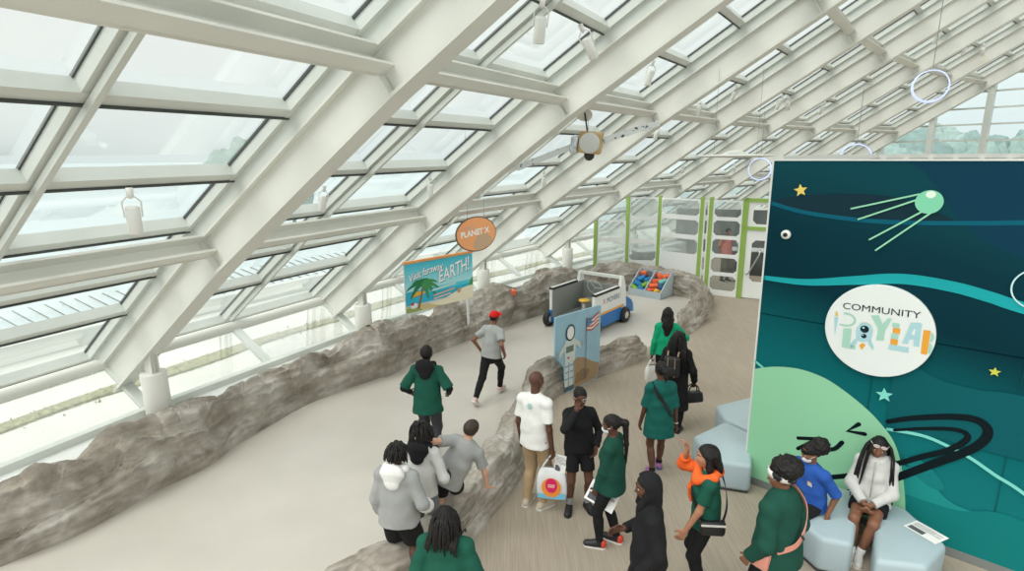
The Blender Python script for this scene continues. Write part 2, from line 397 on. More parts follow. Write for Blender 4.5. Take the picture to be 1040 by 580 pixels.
# ------------------------------------------------------------------ cast rock walls
def rock_mat():
    m = mat('cast_rock', (182, 173, 160), 0.82, spec=0.25); nt = m.node_tree; b = nt.nodes['Principled BSDF']
    tc = nt.nodes.new('ShaderNodeTexCoord'); n = nt.nodes.new('ShaderNodeTexNoise'); n.inputs['Scale'].default_value = 1.6; n.inputs['Detail'].default_value = 9; n.inputs['Roughness'].default_value = .62
    nt.links.new(tc.outputs['Object'], n.inputs[0])
    r = nt.nodes.new('ShaderNodeValToRGB'); e = r.color_ramp.elements
    e[0].position = 0.32; e[0].color = lin((132, 123, 110)) + (1,); e[1].position = 0.68; e[1].color = lin((198, 193, 184)) + (1,)
    k = e.new(0.5); k.color = lin((166, 158, 146)) + (1,)
    nt.links.new(n.outputs[0], r.inputs[0])
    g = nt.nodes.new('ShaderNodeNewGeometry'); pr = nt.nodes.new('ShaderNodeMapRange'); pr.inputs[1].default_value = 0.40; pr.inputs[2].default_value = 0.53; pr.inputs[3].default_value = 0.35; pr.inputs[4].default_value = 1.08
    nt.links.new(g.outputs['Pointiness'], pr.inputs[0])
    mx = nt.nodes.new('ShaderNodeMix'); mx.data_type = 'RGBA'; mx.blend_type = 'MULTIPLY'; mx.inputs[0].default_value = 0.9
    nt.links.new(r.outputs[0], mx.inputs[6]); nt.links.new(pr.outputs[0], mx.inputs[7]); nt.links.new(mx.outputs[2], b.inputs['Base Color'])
    n3 = nt.nodes.new('ShaderNodeTexNoise'); n3.inputs['Scale'].default_value = 5; n3.inputs['Detail'].default_value = 6; mp = nt.nodes.new('ShaderNodeMapping'); mp.inputs['Scale'].default_value = (.7, .7, 3.2); mp.inputs['Rotation'].default_value = (.12, .1, 0); nt.links.new(tc.outputs['Object'], mp.inputs[0]); nt.links.new(mp.outputs[0], n3.inputs[0])
    bp_ = nt.nodes.new('ShaderNodeBump'); bp_.inputs['Strength'].default_value = 0.7; bp_.inputs['Distance'].default_value = 0.05
    nt.links.new(n3.outputs[0], bp_.inputs['Height']); nt.links.new(bp_.outputs[0], b.inputs['Normal'])
    return m
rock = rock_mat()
def resample(pts, step):
    sp = spline(pts, 10); out = [sp[0]]; acc = 0
    for a, b in zip(sp[:-1], sp[1:]):
        L = math.dist(a[:2], b[:2])
        if L < 1e-9: continue
        t = step - acc
        while t <= L:
            out.append(tuple(p + (q - p) * t / L for p, q in zip(a, b))); t += step
        acc = L - (t - step)
    out.append(sp[-1]); return out
def rock_wall(name, path, seed, prof, step=0.05, amp=1.0, endcap=0.35, m=rock, bumps=()):
    """path [(x,y,H,width)], base line of the side we see; the body lies to the left of the path"""
    P = resample(path, step); n = len(P); K = len(prof); M_ = 64
    pu = resample(prof, 0.001); 
    pr = []
    tot = sum(math.dist(a, b) for a, b in zip(prof[:-1], prof[1:]))
    sp = spline(prof, 12); cum = [0]
    for a, b in zip(sp[:-1], sp[1:]): cum.append(cum[-1] + math.dist(a, b))
    for k in range(M_ + 1):
        t = cum[-1] * k / M_; j = min(max(np.searchsorted(cum, t) - 1, 0), len(sp) - 2); f_ = (t - cum[j]) / max(cum[j + 1] - cum[j], 1e-9)
        pr.append(tuple(a + (b - a) * f_ for a, b in zip(sp[j], sp[j + 1])))
    vs = []; s = 0
    for i in range(n):
        a = P[max(i - 2, 0)]; b = P[min(i + 2, n - 1)]; d = Vector((b[0] - a[0], b[1] - a[1], 0)).normalized(); nx = Vector((-d.y, d.x, 0))
        H, W = P[i][2], P[i][3]
        e = min(1.0, (min(i, n - 1 - i) * step + 0.02) / endcap); e = math.sqrt(max(0, 1 - (1 - e) ** 2))
        for k, (l, h) in enumerate(pr):
            base = Vector((P[i][0], P[i][1], 0)) + nx * (W * (0.5 + (l - 0.5) * (0.35 + 0.65 * e))) + Vector((0, 0, H * h * e))
            q = Vector((base.x, base.y, base.z)) + Vector((seed * 7.3, seed * 3.1, seed))
            up = min(1, h * 3.0); w_ = i * step
            bmp = sum(a_ * math.exp(-((w_ - s0) / r0_) ** 2) * (.35 + .65 * h if l < .8 else h) for s0, r0_, a_ in bumps)
            big = noise.noise(q * 0.9) * 0.22 + noise.noise(q * 2.0) * 0.15
            # ledges running along the wall
            w_ = i * step
            led = noise.noise(Vector((w_ * 0.55 + seed, base.z * 4.2 + l * 2.2 + noise.noise(q * .8) * 1.6, seed * 2.0)))
            led2 = noise.noise(Vector((w_ * 1.3 + seed, base.z * 9 + l * 5 + noise.noise(q * 1.4) * 1.5, seed * 5.0)))
            cr = 1 - abs(noise.noise(Vector((w_ * 0.9, base.z * 5 + l * 3, 3.3 + seed)) + Vector((noise.noise(q * 2), noise.noise(q * 2 + Vector((9, 9, 9))), 0)) * 0.6))
            crack = -0.055 * max(0, cr - 0.90) / 0.10
            cr2 = 1 - abs(noise.noise(q * 2.6)); crack -= 0.035 * max(0, cr2 - 0.92) / 0.08
            ds = bmp + amp * (big + 0.11 * led + 0.07 * math.copysign(abs(led) ** .45, led) + 0.05 * math.copysign(abs(led2) ** .5, led2) + 1.2 * crack + 0.035 * noise.noise(q * 5) + 0.02 * noise.noise(q * 11))
            out = (nx * (l - 0.5) * 1.3 + Vector((0, 0, h * 0.9 + 0.05))).normalized()
            p = base + out * ds * up
            p.z = max(p.z, -0.02) if k not in (0, M_) else -0.03
            vs.append(p)
    fs = [(i * (M_ + 1) + k, i * (M_ + 1) + k + 1, (i + 1) * (M_ + 1) + k + 1, (i + 1) * (M_ + 1) + k) for i in range(n - 1) for k in range(M_)]
    fs.append(tuple(range(M_ + 1))); fs.append(tuple(range((n - 1) * (M_ + 1), n * (M_ + 1)))[::-1])
    mb = MB(); mb.add(vs, fs, m, True); o = mb.build(name, m)
    return o
PR_OUT = [(0, 0), (0.04, 0.22), (0.10, 0.5), (0.24, 0.78), (0.45, 0.96), (0.62, 1.0), (0.82, 0.82), (0.95, 0.4), (1.0, 0)]
Hs = dict(zip(range(22), [0.55, 0.55, 0.56, 0.62, 0.66, 0.66, 0.66, 0.66, 0.76, 0.90, 0.84, 0.76, 0.86, 0.95, 0.92, 0.86, 0.72, 0.70, 0.66, 0.55, 0.52, 0.50]))
Ws = dict(zip(range(22), [.8, .8, .8, .8, .8, .8, .8, .72, .75, .8, .8, .75, .75, .75, .7, 0.7, 0.6, 0.5, 0.42, 0.5, 0.55, 0.5]))
# the path runs so that the body lies on its left, towards the glass
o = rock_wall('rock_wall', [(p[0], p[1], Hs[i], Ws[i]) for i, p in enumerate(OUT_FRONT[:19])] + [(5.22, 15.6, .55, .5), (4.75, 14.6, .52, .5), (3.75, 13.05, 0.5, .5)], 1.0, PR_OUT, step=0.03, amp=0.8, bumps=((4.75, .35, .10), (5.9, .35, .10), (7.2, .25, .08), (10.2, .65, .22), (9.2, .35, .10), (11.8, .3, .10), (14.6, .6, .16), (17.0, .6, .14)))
tag(o, 'long grey cast rock wall winding along the windows behind the platform', 'rock wall')
PR_IN = [(0, 0), (0.06, 0.35), (0.16, 0.72), (0.34, 0.96), (0.58, 1.0), (0.80, 0.72), (0.93, 0.3), (1.0, 0)]
R_BASE = [(-2.2, 4.1), (-1.6, 4.55), (-1.0, 4.95), (-0.58, 5.42), (-0.27, 6.0), (0.07, 6.77), (0.30, 7.7), (0.55, 8.9), (0.80, 9.45), (1.15, 9.85)]
IH = [0.3, 0.36, 0.40, 0.42, 0.46, 0.46, 0.44, 0.50, 0.62, 0.62]
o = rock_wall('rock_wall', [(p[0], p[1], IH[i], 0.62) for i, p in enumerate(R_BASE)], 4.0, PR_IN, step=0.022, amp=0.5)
tag(o, 'low curved rock wall in the middle, boy leans a hand on it', 'rock wall')
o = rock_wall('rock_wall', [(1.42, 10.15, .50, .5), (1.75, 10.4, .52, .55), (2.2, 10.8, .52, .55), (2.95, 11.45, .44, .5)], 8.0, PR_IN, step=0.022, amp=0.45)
tag(o, 'short low rock wall just right of the astronaut cutout panel', 'rock wall')

# ------------------------------------------------------------------ ottomans
vinyl = mat('pale_blue_vinyl', (168, 186, 191), 0.5, var=0.02, scale=3)
def ottoman(poly, label, h=0.42):
    cx = sum(p[0] for p in poly) / len(poly); cy = sum(p[1] for p in poly) / len(poly)
    e = empty('ottoman', (cx, cy, 0), 0, label, 'ottoman', 'pale blue ottomans along the mural')
    mb = MB(); mb.prism([(x - cx, y - cy) for x, y in poly], 0.03, h, vinyl); b = mb.build('cushion', vinyl, e, bevel=0.055, seg=4)
    mb = MB(); mb.prism([((x - cx) * .93, (y - cy) * .93) for x, y in poly], 0.0, 0.035, mat('dark_plinth', (70, 72, 74), 0.7)); mb.build('plinth', None, e)
    return e
ottoman([(2.52, 7.22), (2.60, 6.55), (3.02, 6.42), (3.38, 7.28), (3.13, 7.66)], 'pale blue angular ottoman standing at the near left end of the mural')
ottoman([(3.18, 8.2), (3.16, 7.74), (3.46, 7.32), (4.15, 8.0), (3.85, 8.5)], 'pale blue ottoman half hidden behind the left edge of the mural')
MW0 = Vector((3.09, 6.75, 0)); MX = Vector((0.743, -0.669, 0)).normalized(); MN = Vector((-MX.y * -1, 0, 0)); MN = Vector((MX.y, -MX.x, 0))   # MN faces the room
def mw(s, out, z=0.0): return MW0 + MX * s + MN * out + Vector((0, 0, z))
def q2(l): return [tuple(mw(s, o)[:2]) for s, o in l]
ottoman(q2([(0.62, 0.06), (0.50, 0.78), (1.19, 1.24), (1.46, 1.12), (1.33, 0.06)]), 'pale blue ottoman under the boy in the blue polo')
ottoman(q2([(1.47, 0.05), (1.62, 0.98), (1.67, 1.24), (2.06, 1.02), (2.17, 0.5), (1.76, 0.05)]), 'pale blue ottoman under the girl with braids, a paper on it')
# ------------------------------------------------------------------ mural wall
deep = mat('mural_dark_teal', (13, 62, 72), 0.8, spec=0.06)
def mural_base():
    m = deep; nt = m.node_tree; b = nt.nodes['Principled BSDF']
    tc = nt.nodes.new('ShaderNodeTexCoord'); sx = nt.nodes.new('ShaderNodeSeparateXYZ'); nt.links.new(tc.outputs['Object'], sx.inputs[0])
    r = nt.nodes.new('ShaderNodeValToRGB'); e = r.color_ramp.elements
    mr = nt.nodes.new('ShaderNodeMapRange'); mr.inputs[1].default_value = 0; mr.inputs[2].default_value = 4.2
    ad = nt.nodes.new('ShaderNodeMath'); ad.operation = 'MULTIPLY_ADD'; ad.inputs[1].default_value = 0.22
    nt.links.new(sx.outputs[0], ad.inputs[0]); nt.links.new(sx.outputs[1], ad.inputs[2])
    nt.links.new(ad.outputs[0], mr.inputs[0]); nt.links.new(mr.outputs[0], r.inputs[0])
    e[0].position = 0.0; e[0].color = lin((22, 118, 118)) + (1,); e[1].position = 1.0; e[1].color = lin((18, 68, 78)) + (1,)
    for p, c in ((0.30, (20, 112, 114)), (0.46, (12, 98, 102)), (0.58, (10, 78, 84)), (0.68, (8, 48, 58)), (0.84, (12, 52, 63))):
        k = e.new(p); k.color = lin(c) + (1,)
    nt.links.new(r.outputs[0], b.inputs['Base Color'])
mural_base()
MWM = frame(MW0, MX, (0, 0, 1))           # x along the wall, y up, z = MX x up = towards the room
mural = empty('wall_mural', MW0, 0, kind='structure'); mural.matrix_world = MWM
def pm(c, rough=.75): return mat('print_%02x%02x%02x' % c, c, rough, spec=0.08)
SW = 4.4
mb = MB(); mb.box((SW / 2, 3.265, -0.03), (SW, 1.85, 0.06)); mb.build('upper_panel', deep, mural)
mb = MB(); mb.box((SW / 2, 1.20, -0.035), (SW, 2.26, 0.05)); mb.build('lower_panel', deep, mural)
mb = MB(); mb.box((SW / 2, 0.05, 0.0), (SW, 0.10, 0.03)); mb.build('baseboard', mat('grey_baseboard', (120, 124, 120), .6), mural)
mb = MB(); mb.box((-0.012, 2.09, -0.03), (0.02, 4.2, 0.07)); mb.box((SW / 2, 4.2, -0.03), (SW, 0.02, 0.08)); mb.build('edge_trim', mat('pale_edge', (214, 218, 216), .5), mural)
I4 = Matrix.Identity(4)
def bez(pts, n=10): return spline(pts, n)
# printed artwork, flat layers on the panel
pr = MB(); L = [0.001]
def layer(): L[0] += 0.0006; return L[0]
def fill(poly, c): pr.flat(poly, layer(), pm(c), I4)
def line(pts, w, c, closed=False):
    n_ = layer(); add_ribbon(pr, pts, w, n_, pm(c), I4)
    r_ = (w if not isinstance(w, list) else w[0]) / 2
    for p in (pts[0], pts[-1]): pr.flat(ell(p[0], p[1], r_ * .98, r_ * .98, 12), n_, pm(c), I4)
def star(cx, cy, r, c, a0=PI / 2):
    pts = []
    for k in range(10):
        q = r if k % 2 == 0 else r * 0.45; a = a0 + k * PI / 5; pts.append((cx + q * math.cos(a), cy + q * math.sin(a)))
    n_ = layer(); pr.add([(cx, cy, n_)] + [(x, y, n_) for x, y in pts], [(0, 1 + k, 1 + (k + 1) % 10) for k in range(10)], pm(c))
dk = (17, 82, 92)
# dark sweeping hills and light streaks
def lower_to(pts, y0, c):
    n_ = layer(); vs = [(x, y, n_) for x, y in pts] + [(x, y0, n_) for x, _ in pts]; k = len(pts)
    pr.add(vs, [(i, k + i, k + i + 1, i + 1) for i in range(k - 1)], pm(c))
fill([(1.30, 4.18), (1.45, 4.08), (1.62, 3.88), (1.80, 3.60), (2.06, 3.40), (2.35, 3.28), (2.8, 3.18), (SW, 3.0), (SW, 4.18)], (15, 58, 78))
fill(bez([(0.02, 3.70), (0.16, 3.77), (0.57, 3.83), (1.04, 3.84), (1.39, 3.78), (1.75, 3.62)]) + bez([(1.75, 3.62), (1.5, 3.57), (0.98, 3.56), (0.39, 3.61), (0.02, 3.69)]), (24, 50, 60))
line(bez([(0.0, 3.70), (0.39, 3.61), (0.98, 3.56), (1.5, 3.57), (1.96, 3.60), (2.4, 3.63), (3.2, 3.6), (4.4, 3.5)]), 0.045, (14, 92, 112))
line(bez([(-0.0, 2.79), (0.47, 2.80), (0.96, 2.89), (1.4, 2.97), (1.82, 2.95), (2.13, 2.89), (2.36, 2.83), (3.0, 2.7), (4.38, 2.5)]), [0.05 + 0.06 * min(1, i / 25) for i in range(81)], (32, 160, 165))
# darker wave on the lower board
lower_to(bez([(1.45, 2.10), (1.61, 2.05), (1.88, 1.95), (2.19, 1.93), (2.49, 1.96), (3.4, 1.9), (SW, 1.95)]), 1.30, (14, 88, 94))
lower_to(bez([(1.3, 0.92), (1.53, 0.90), (1.76, 0.87), (1.94, 0.78), (2.15, 0.62), (2.6, 0.6), (3.4, 0.7), (SW, 0.8)]), 0.1, (32, 136, 132))
lower_to(bez([(1.2, 0.60), (1.66, 0.56), (1.89, 0.55), (2.2, 0.56), (2.6, 0.68), (3.4, 0.5), (SW, 0.4)]), 0.1, (20, 118, 116))
fill(bez([(1.66, 1.0), (1.83, 1.0), (1.98, 0.88), (2.05, 0.78), (2.02, 0.72), (1.9, 0.74), (1.74, 0.86), (1.66, 1.0)]), (24, 120, 120))
line(bez([(1.48, 1.26), (1.79, 1.29), (2.01, 1.25), (2.22, 1.18), (2.43, 1.07), (2.63, 0.98), (3.1, 0.7), (3.6, 0.45)]), 0.035, (120, 208, 196))
line([(0.0, 1.70), (0.13, 1.62)], 0.03, (110, 200, 185))
# pale green planet with its ring
gp = [(0.0, 0.1), (0.0, 1.60)] + bez([(0.0, 1.60), (0.24, 1.69), (0.52, 1.73), (0.79, 1.69), (1.01, 1.59), (1.22, 1.46), (1.38, 1.33), (1.54, 1.15), (1.64, 0.92), (1.72, 0.58), (1.76, 0.30), (1.77, 0.1)])
fill(gp, (146, 204, 164))
line(bez([(1.47, 1.35), (1.68, 1.46), (2.0, 1.58), (2.2, 1.61), (2.30, 1.54), (2.29, 1.41), (2.17, 1.24), (1.92, 1.0), (1.64, 0.73), (1.34, 0.46), (1.06, 0.22), (0.92, 0.12)]), [0.05 + 0.035 * min(1, i / 40) for i in range(111)], (16, 28, 32))
line(bez([(1.54, 1.27), (1.78, 1.37), (2.02, 1.445), (2.14, 1.44), (2.15, 1.36), (2.02, 1.2), (1.82, 1.05), (1.62, 0.89), (1.31, 0.64), (0.97, 0.45)]), [0.03 + 0.03 * min(1, i / 40) for i in range(91)], (16, 28, 32))
line([(1.20, 1.23), (1.10, 1.11), (1.27, 1.13)], 0.05, (16, 28, 32))
line(bez([(0.79, 0.88), (0.89, 0.81), (0.99, 0.84), (1.06, 0.95)]), 0.05, (16, 28, 32))
line([(0.59, 0.84), (0.79, 0.90)], 0.045, (16, 28, 32)); line([(0.60, 0.70), (0.74, 0.84)], 0.045, (16, 28, 32))
star(0.32, 3.86, 0.075, (232, 205, 110), 1.75); star(1.40, 1.65, 0.085, (128, 214, 200), 1.7); star(2.27, 2.15, 0.05, (200, 200, 80), 1.6)
# satellite with four thin aerials
for a, b in (((1.44, 3.86), (0.85, 3.68)), ((1.42, 3.80), (0.93, 3.57)), ((1.49, 3.69), (1.06, 3.36)), ((1.57, 3.69), (1.13, 3.25))): line([a, b], 0.017, (150, 214, 180))
fill(ell(1.53, 3.785, 0.118, 0.118, 36), (132, 208, 172)); fill(ell(1.535, 3.86, 0.042, 0.036, 20), (226, 240, 226))
# thin circle cut by the photo edge, and board joint line
n_ = layer(); add_ribbon(pr, ell(2.46, 3.02, 0.19, 0.19, 40) + [(2.65, 3.02)], 0.014, n_, pm((190, 226, 226)), I4)
for x in (1.26, 2.48, 3.7): pr.box((x, 1.2, 0.0), (0.006, 2.2, 0.006), pm((20, 80, 80)))
pr.build('printed_artwork', None, mural)
# round sign
sg = empty('round_sign', (0, 0, 0), 0, 'round white COMMUNITY PLAYLAB sign fixed on the teal mural', 'sign')
SGM = MWM @ Matrix.Translation((1.255, 2.37, 0.0)) @ Matrix.Rotation(math.radians(1.5), 4, 'Z')
sg.matrix_world = SGM
mb = MB(); mb.lathe([(0.515, 0.0), (0.515, 0.045), (0.51, 0.05), (0.0, 0.05)], 64, None, None, False); mb.build('disc', mat('sign_white', (228, 233, 230), .45), sg)
mb = MB(); TM = Matrix.Translation((0, 0, 0.0535))
ink = pm((28, 44, 50)); t = 'COMMUNITY'
w_ = put_text(mb, t, 0.103, TM @ Matrix.Translation((0.005, 0.205, 0)), ink, 0.0, 1.16, center=True); mb.build('lettering', ink, sg)
mb = MB(); z_ = 0.0535
gr, blu, org, gld = pm((166, 208, 190)), pm((170, 208, 214)), pm((230, 162, 62)), pm((224, 190, 110))
TM = Matrix.Translation((0, 0, z_))
# P as a paintbrush and a curled stroke
mb.flat([(-0.405, -0.13), (-0.385, 0.10), (-0.425, 0.10)], 0, blu, TM); mb.flat([(-0.425, 0.11), (-0.385, 0.11), (-0.40, 0.16), (-0.412, 0.17)], 0, gld, TM)
add_ribbon(mb, ell(-0.31, 0.085, 0.09, 0.07, 24, -PI / 2, PI * 0.6), 0.022, 0, gr, TM); add_ribbon(mb, [(-0.31, 0.015), (-0.37, 0.02)], 0.02, 0, gr, TM)
# L
mb.flat([(-0.325, -0.02), (-0.245, -0.01), (-0.245, -0.20), (-0.19, -0.20), (-0.19, -0.245), (-0.325, -0.245)], 0, gr, TM)
# A as a rocket with two round windows
mb.flat([(-0.19, -0.14), (-0.20, 0.0), (-0.16, 0.075), (-0.11, 0.085), (-0.06, 0.06), (-0.04, 0.0), (-0.05, -0.12), (-0.12, -0.145)], 0, blu, TM)
mb.flat([(-0.20, 0.0 - .115), (-0.245, -0.20), (-0.235, -0.245), (-0.18, -0.17)], 0, blu, TM); mb.flat([(-0.055, -0.10), (-0.015, -0.18), (-0.02, -0.225), (-0.075, -0.15)], 0, blu, TM)
mb.flat([(-0.155, -0.19), (-0.125, -0.155), (-0.095, -0.175), (-0.125, -0.235)], 0, org, TM)
mb.flat([(-0.155, 0.066), (-0.11, 0.087), (-0.063, 0.066), (-0.11, 0.078)], 0.0005, gld, TM)
for y, r in ((0.005, 0.042), (-0.075, 0.026)):
    mb.flat(ell(-0.12, y, r, r, 24), 0.0008, ink, TM); mb.flat(ell(-0.132, y + r * .35, r * .28, r * .28, 12), 0.0012, blu, TM)
# Y
mb.flat([(-0.075, 0.17), (0.0, 0.185), (0.04, 0.09), (0.085, 0.165), (0.12, 0.165), (0.07, 0.02), (0.07, -0.09), (0.0, -0.10), (0.005, 0.03)], 0, gr, TM)
# L of toy blocks
for x0, y0, x1, y1, c in ((.13, .075, .195, .12, gr), (.14, .01, .205, .065, org), (.13, -.05, .195, .0, gr), (.13, -.12, .195, -.06, org), (.12, -.18, .30, -.125, blu)):
    mb.flat([(x0, y0), (x1, y0 - .003), (x1, y1), (x0, y1 + .004)], 0, c, TM)
# A
mb.flat([(0.235, -0.09), (0.29, 0.15), (0.345, 0.16), (0.385, 0.155), (0.385, -0.10), (0.335, -0.10), (0.33, -0.03), (0.295, -0.035), (0.285, -0.09)], 0, blu, TM)
mb.flat([(0.305, 0.02), (0.335, 0.02), (0.335, 0.085), (0.322, 0.085)], 0.0008, pm((228, 233, 230)), TM)
# B with a bar and two half rounds
mb.flat([(0.385 + .02, -0.17), (0.46, -0.17), (0.465, 0.09), (0.405, 0.09)], 0, org, TM)
mb.flat(ell(0.47, 0.02, 0.03, 0.055, 20, -PI / 2, PI / 2), 0, gr, TM); mb.flat(ell(0.455 + .012, -0.10, 0.03, 0.06, 20, -PI / 2, PI / 2), 0, gr, TM)
mb.build('logo_letters', None, sg)
# small round speaker on the wall
sp = empty('wall_speaker', (0, 0, 0), 0, 'small round white wall speaker high on the mural', 'speaker'); sp.matrix_world = MWM @ Matrix.Translation((0.21, 3.34, 0))
mb = MB(); mb.lathe([(0.055, 0), (0.055, 0.02), (0.045, 0.035), (0.0, 0.035)], 24); mb.build('housing', mat('white_plastic', (232, 232, 226), .4), sp)
mb = MB(); mb.lathe([(0.026, 0.03), (0.024, 0.05), (0.012, 0.058), (0, 0.06)], 20); mb.build('lens', mat('black_plastic', (26, 28, 30), .3), sp)
# open back of the booth: a low stud wall with a white cap behind the printed front
tan = mat('raw_timber', (196, 170, 128), .7, var=.08, scale=6); capw = mat('white_cap', (222, 222, 214), .5)
A, Bp = Vector((3.25, 6.98, 0)), Vector((4.85, 7.66, 0)); Cc = Bp + MX * 3.2
st = empty('wall_back', (0, 0, 0), 0, kind='structure')
mb = MB()
for a, b in ((A, Bp), (Bp, Cc)):
    mb.beam(a + Vector((0, 0, 2.0)), b + Vector((0, 0, 2.0)), 0.03, 4.4, (0, 0, 1), tan)
mb.build('sheathing', tan, st)
mb = MB()
for a, b in ((A, Bp), (Bp, Cc)): mb.beam(a + Vector((0, 0, 4.22)), b + Vector((0, 0, 4.22)), 0.12, 0.05, (0, 0, 1), capw)
mb.build('cap_rail', capw, st)
for k in range(14):
    p = Bp + MX * (0.1 + k * 0.25) + MN * 0.06
    if k % 1 == 0: mb = MB(); mb.beam(p + Vector((0, 0, 0)), p + Vector((0, 0, 4.2)), 0.045, 0.09, MN, capw); mb.build('stud', capw, st)

# ------------------------------------------------------------------ partition with green posts
green = mat('lime_green_post', (152, 186, 92), .5); wht = mat('white_panel', (244, 246, 245), .45)
pane = glass_mat('partition_glass', (236, 242, 242), .05, .03, haze=.10)
pan_w = glass_mat('reflection_white_pane', (236, 242, 242), .05, .05, haze=.42)  # white haze stands in for bright reflections on these clear panes
def octa(cx, cy, w, h, c): return [(cx - w + c, cy - h), (cx + w - c, cy - h), (cx + w, cy - h + c), (cx + w, cy + h - c), (cx + w - c, cy + h), (cx - w + c, cy + h), (cx - w, cy + h - c), (cx - w, cy - h + c)]
def holed(mb, x0, x1, y0, y1, oc, M, m, th=0.03):
    rc = [(oc[0][0], y0), (oc[1][0], y0), (x1, oc[2][1]), (x1, oc[3][1]), (oc[4][0], y1), (oc[5][0], y1), (x0, oc[6][1]), (x0, oc[7][1])]
    for z in (0, th):
        vs = [M @ Vector((x, y, z)) for x, y in oc + rc]; mb.add(vs, [(i, 8 + i, 8 + (i + 1) % 8, (i + 1) % 8) for i in range(8)], m)
        cr = [(x0, y0), (x1, y0), (x1, y1), (x0, y1)]
        for j, (a, b) in enumerate(((7, 0), (1, 2), (3, 4), (5, 6))): mb.add([M @ Vector((*rc[a], z)), M @ Vector((*cr[j], z)), M @ Vector((*rc[b], z))], [(0, 1, 2)], m)
    vs = [M @ Vector((x, y, z)) for z in (0, th) for x, y in oc]; mb.add(vs, [(i, (i + 1) % 8, 8 + (i + 1) % 8, 8 + i) for i in range(8)], m)
PP = [(2.78, 18.45, 2.2), (3.80, 18.35, 2.95), (4.78, 18.15, 2.95), (5.80, 17.15, 2.98), (6.02, 17.0, 2.98), (6.83, 16.5, 2.98), (7.75, 15.95, 2.98)]
part_ = empty('wall_partition', (0, 0, 0), 0, kind='structure')
for k, (x, y, h) in enumerate(PP):
    if k == 6: continue
    mb = MB(); mb.box((x, y, h / 2), (0.11, 0.10, h), green, Matrix.Rotation(-0.55, 3, 'Z')); mb.build('post', green, part_)
def seg(k): 
    a = Vector((PP[k][0], PP[k][1], 0)); b = Vector((PP[k + 1][0], PP[k + 1][1], 0)); return frame(a, b - a, (0, 0, 1)), (b - a).length
for k, wins in ((0, [(.8, 1.5, 1), (1.55, 2.15, 1)]), (1, [(.8, 1.45, 1), (1.5, 2.2, 1), (2.25, 2.9, 1)]), (2, [(1.15, 1.7, 1), (1.75, 2.3, 1), (2.35, 2.9, 1)]), (3, [(0.12, .66, 1), (.68, 1.22, 1), (1.24, 1.78, 1), (1.8, 2.34, 1), (2.36, 2.9, 1)]), (4, [(0.12, .66, 1), (.68, 1.22, 1), (1.24, 1.78, 1), (1.8, 2.34, 1), (2.36, 2.9, 1)])):
    M, W = seg(k); mb = MB(); ymax = PP[k][2]
    y = 0.0
    for a, b, _ in wins:
        if a > y: mb.box(M @ Vector((W / 2, (a + y) / 2, 0.015)), (W, a - y, 0.03), wht, M.to_3x3())
        c = min(.09, W * .18); holed(mb, 0.05, W - 0.05, a, b, octa(W / 2, (a + b) / 2, W / 2 - (.10 if k > 2 else .08), (b - a) / 2 - .045, c), M, wht); y = b
    mb.build('panel', wht, part_)
    mb = MB(); mb.add([M @ Vector(v) for v in ((0, 0.1, -.012), (W, .1, -.012), (W, PP[k + 1][2] - .05, -.012), (0, ymax - .05, -.012))], [(0, 1, 2, 3)], pane if k > 2 else pan_w); mb.build('glass_pane', None, part_)
# the door next to it
M, W = seg(5); d = empty('door_1', (0, 0, 0), 0, kind='structure')
mb = MB()
for x in (0.05, W - .05): mb.box(M @ Vector((x, 1.49, .02)), (.09, 2.98, .1), green, M.to_3x3())
for y in (2.12, 2.93): mb.box(M @ Vector((W / 2, y, .02)), (W, .1, .1), green, M.to_3x3())
mb.build('door_frame', green, d)
mb = MB(); holed(mb, .1, W - .1, 2.17, 2.88, octa(W / 2, 2.52, .3, .28, .1), M, wht); mb.build('transom_panel', wht, d)
mb = MB(); holed(mb, .1, W - .1, 0.03, 2.06, octa(W / 2, 1.15, .27, .62, .1), M, wht); mb.build('door_leaf', wht, d)
mb = MB(); mb.tube([M @ Vector(v) for v in ((.2, .75, .05), (.2, .75, .12), (.25, .8, .14), (.5, 1.35, .14), (.52, 1.5, .12), (.5, 1.5, .04))], .022, 8, mat('brushed_steel', (190, 192, 190), .3, .8)); mb.build('door_handle', None, d)
# gallery behind the partition
gw = mat('gallery_wall', (104, 110, 108), .8, var=.15, scale=1.2); gd = mat('dark_cabinet', (74, 80, 78), .6, var=.2, scale=3)
mb = MB(); mb.box((10.5, 22.5, 1.0), (7.5, .1, 2.0), gw, Matrix.Rotation(-.35, 3, 'Z')); o = mb.build('wall_gallery', gw); tag(o, kind='structure')
def cabinet(x, y, w, h, dep, rz, label, m):
    e = empty('display_counter', (x, y, 0), rz, label, 'counter'); mb = MB(); mb.box((0, 0, h / 2), (w, dep, h), m); mb.build('body', m, e, bevel=.02)
    mb = MB(); mb.box((0, 0, h + .02), (w + .06, dep + .06, .04), mat('counter_top', (196, 200, 198), .4)); mb.build('top', None, e); return e
cabinet(8.6, 19.9, 2.0, .85, .7, -.4, 'dark counter seen through the octagonal openings of the white panel', gd)
cabinet(5.3, 20.4, 1.6, .8, .8, .1, 'pale counter behind the partition, seen through its middle window', gw)

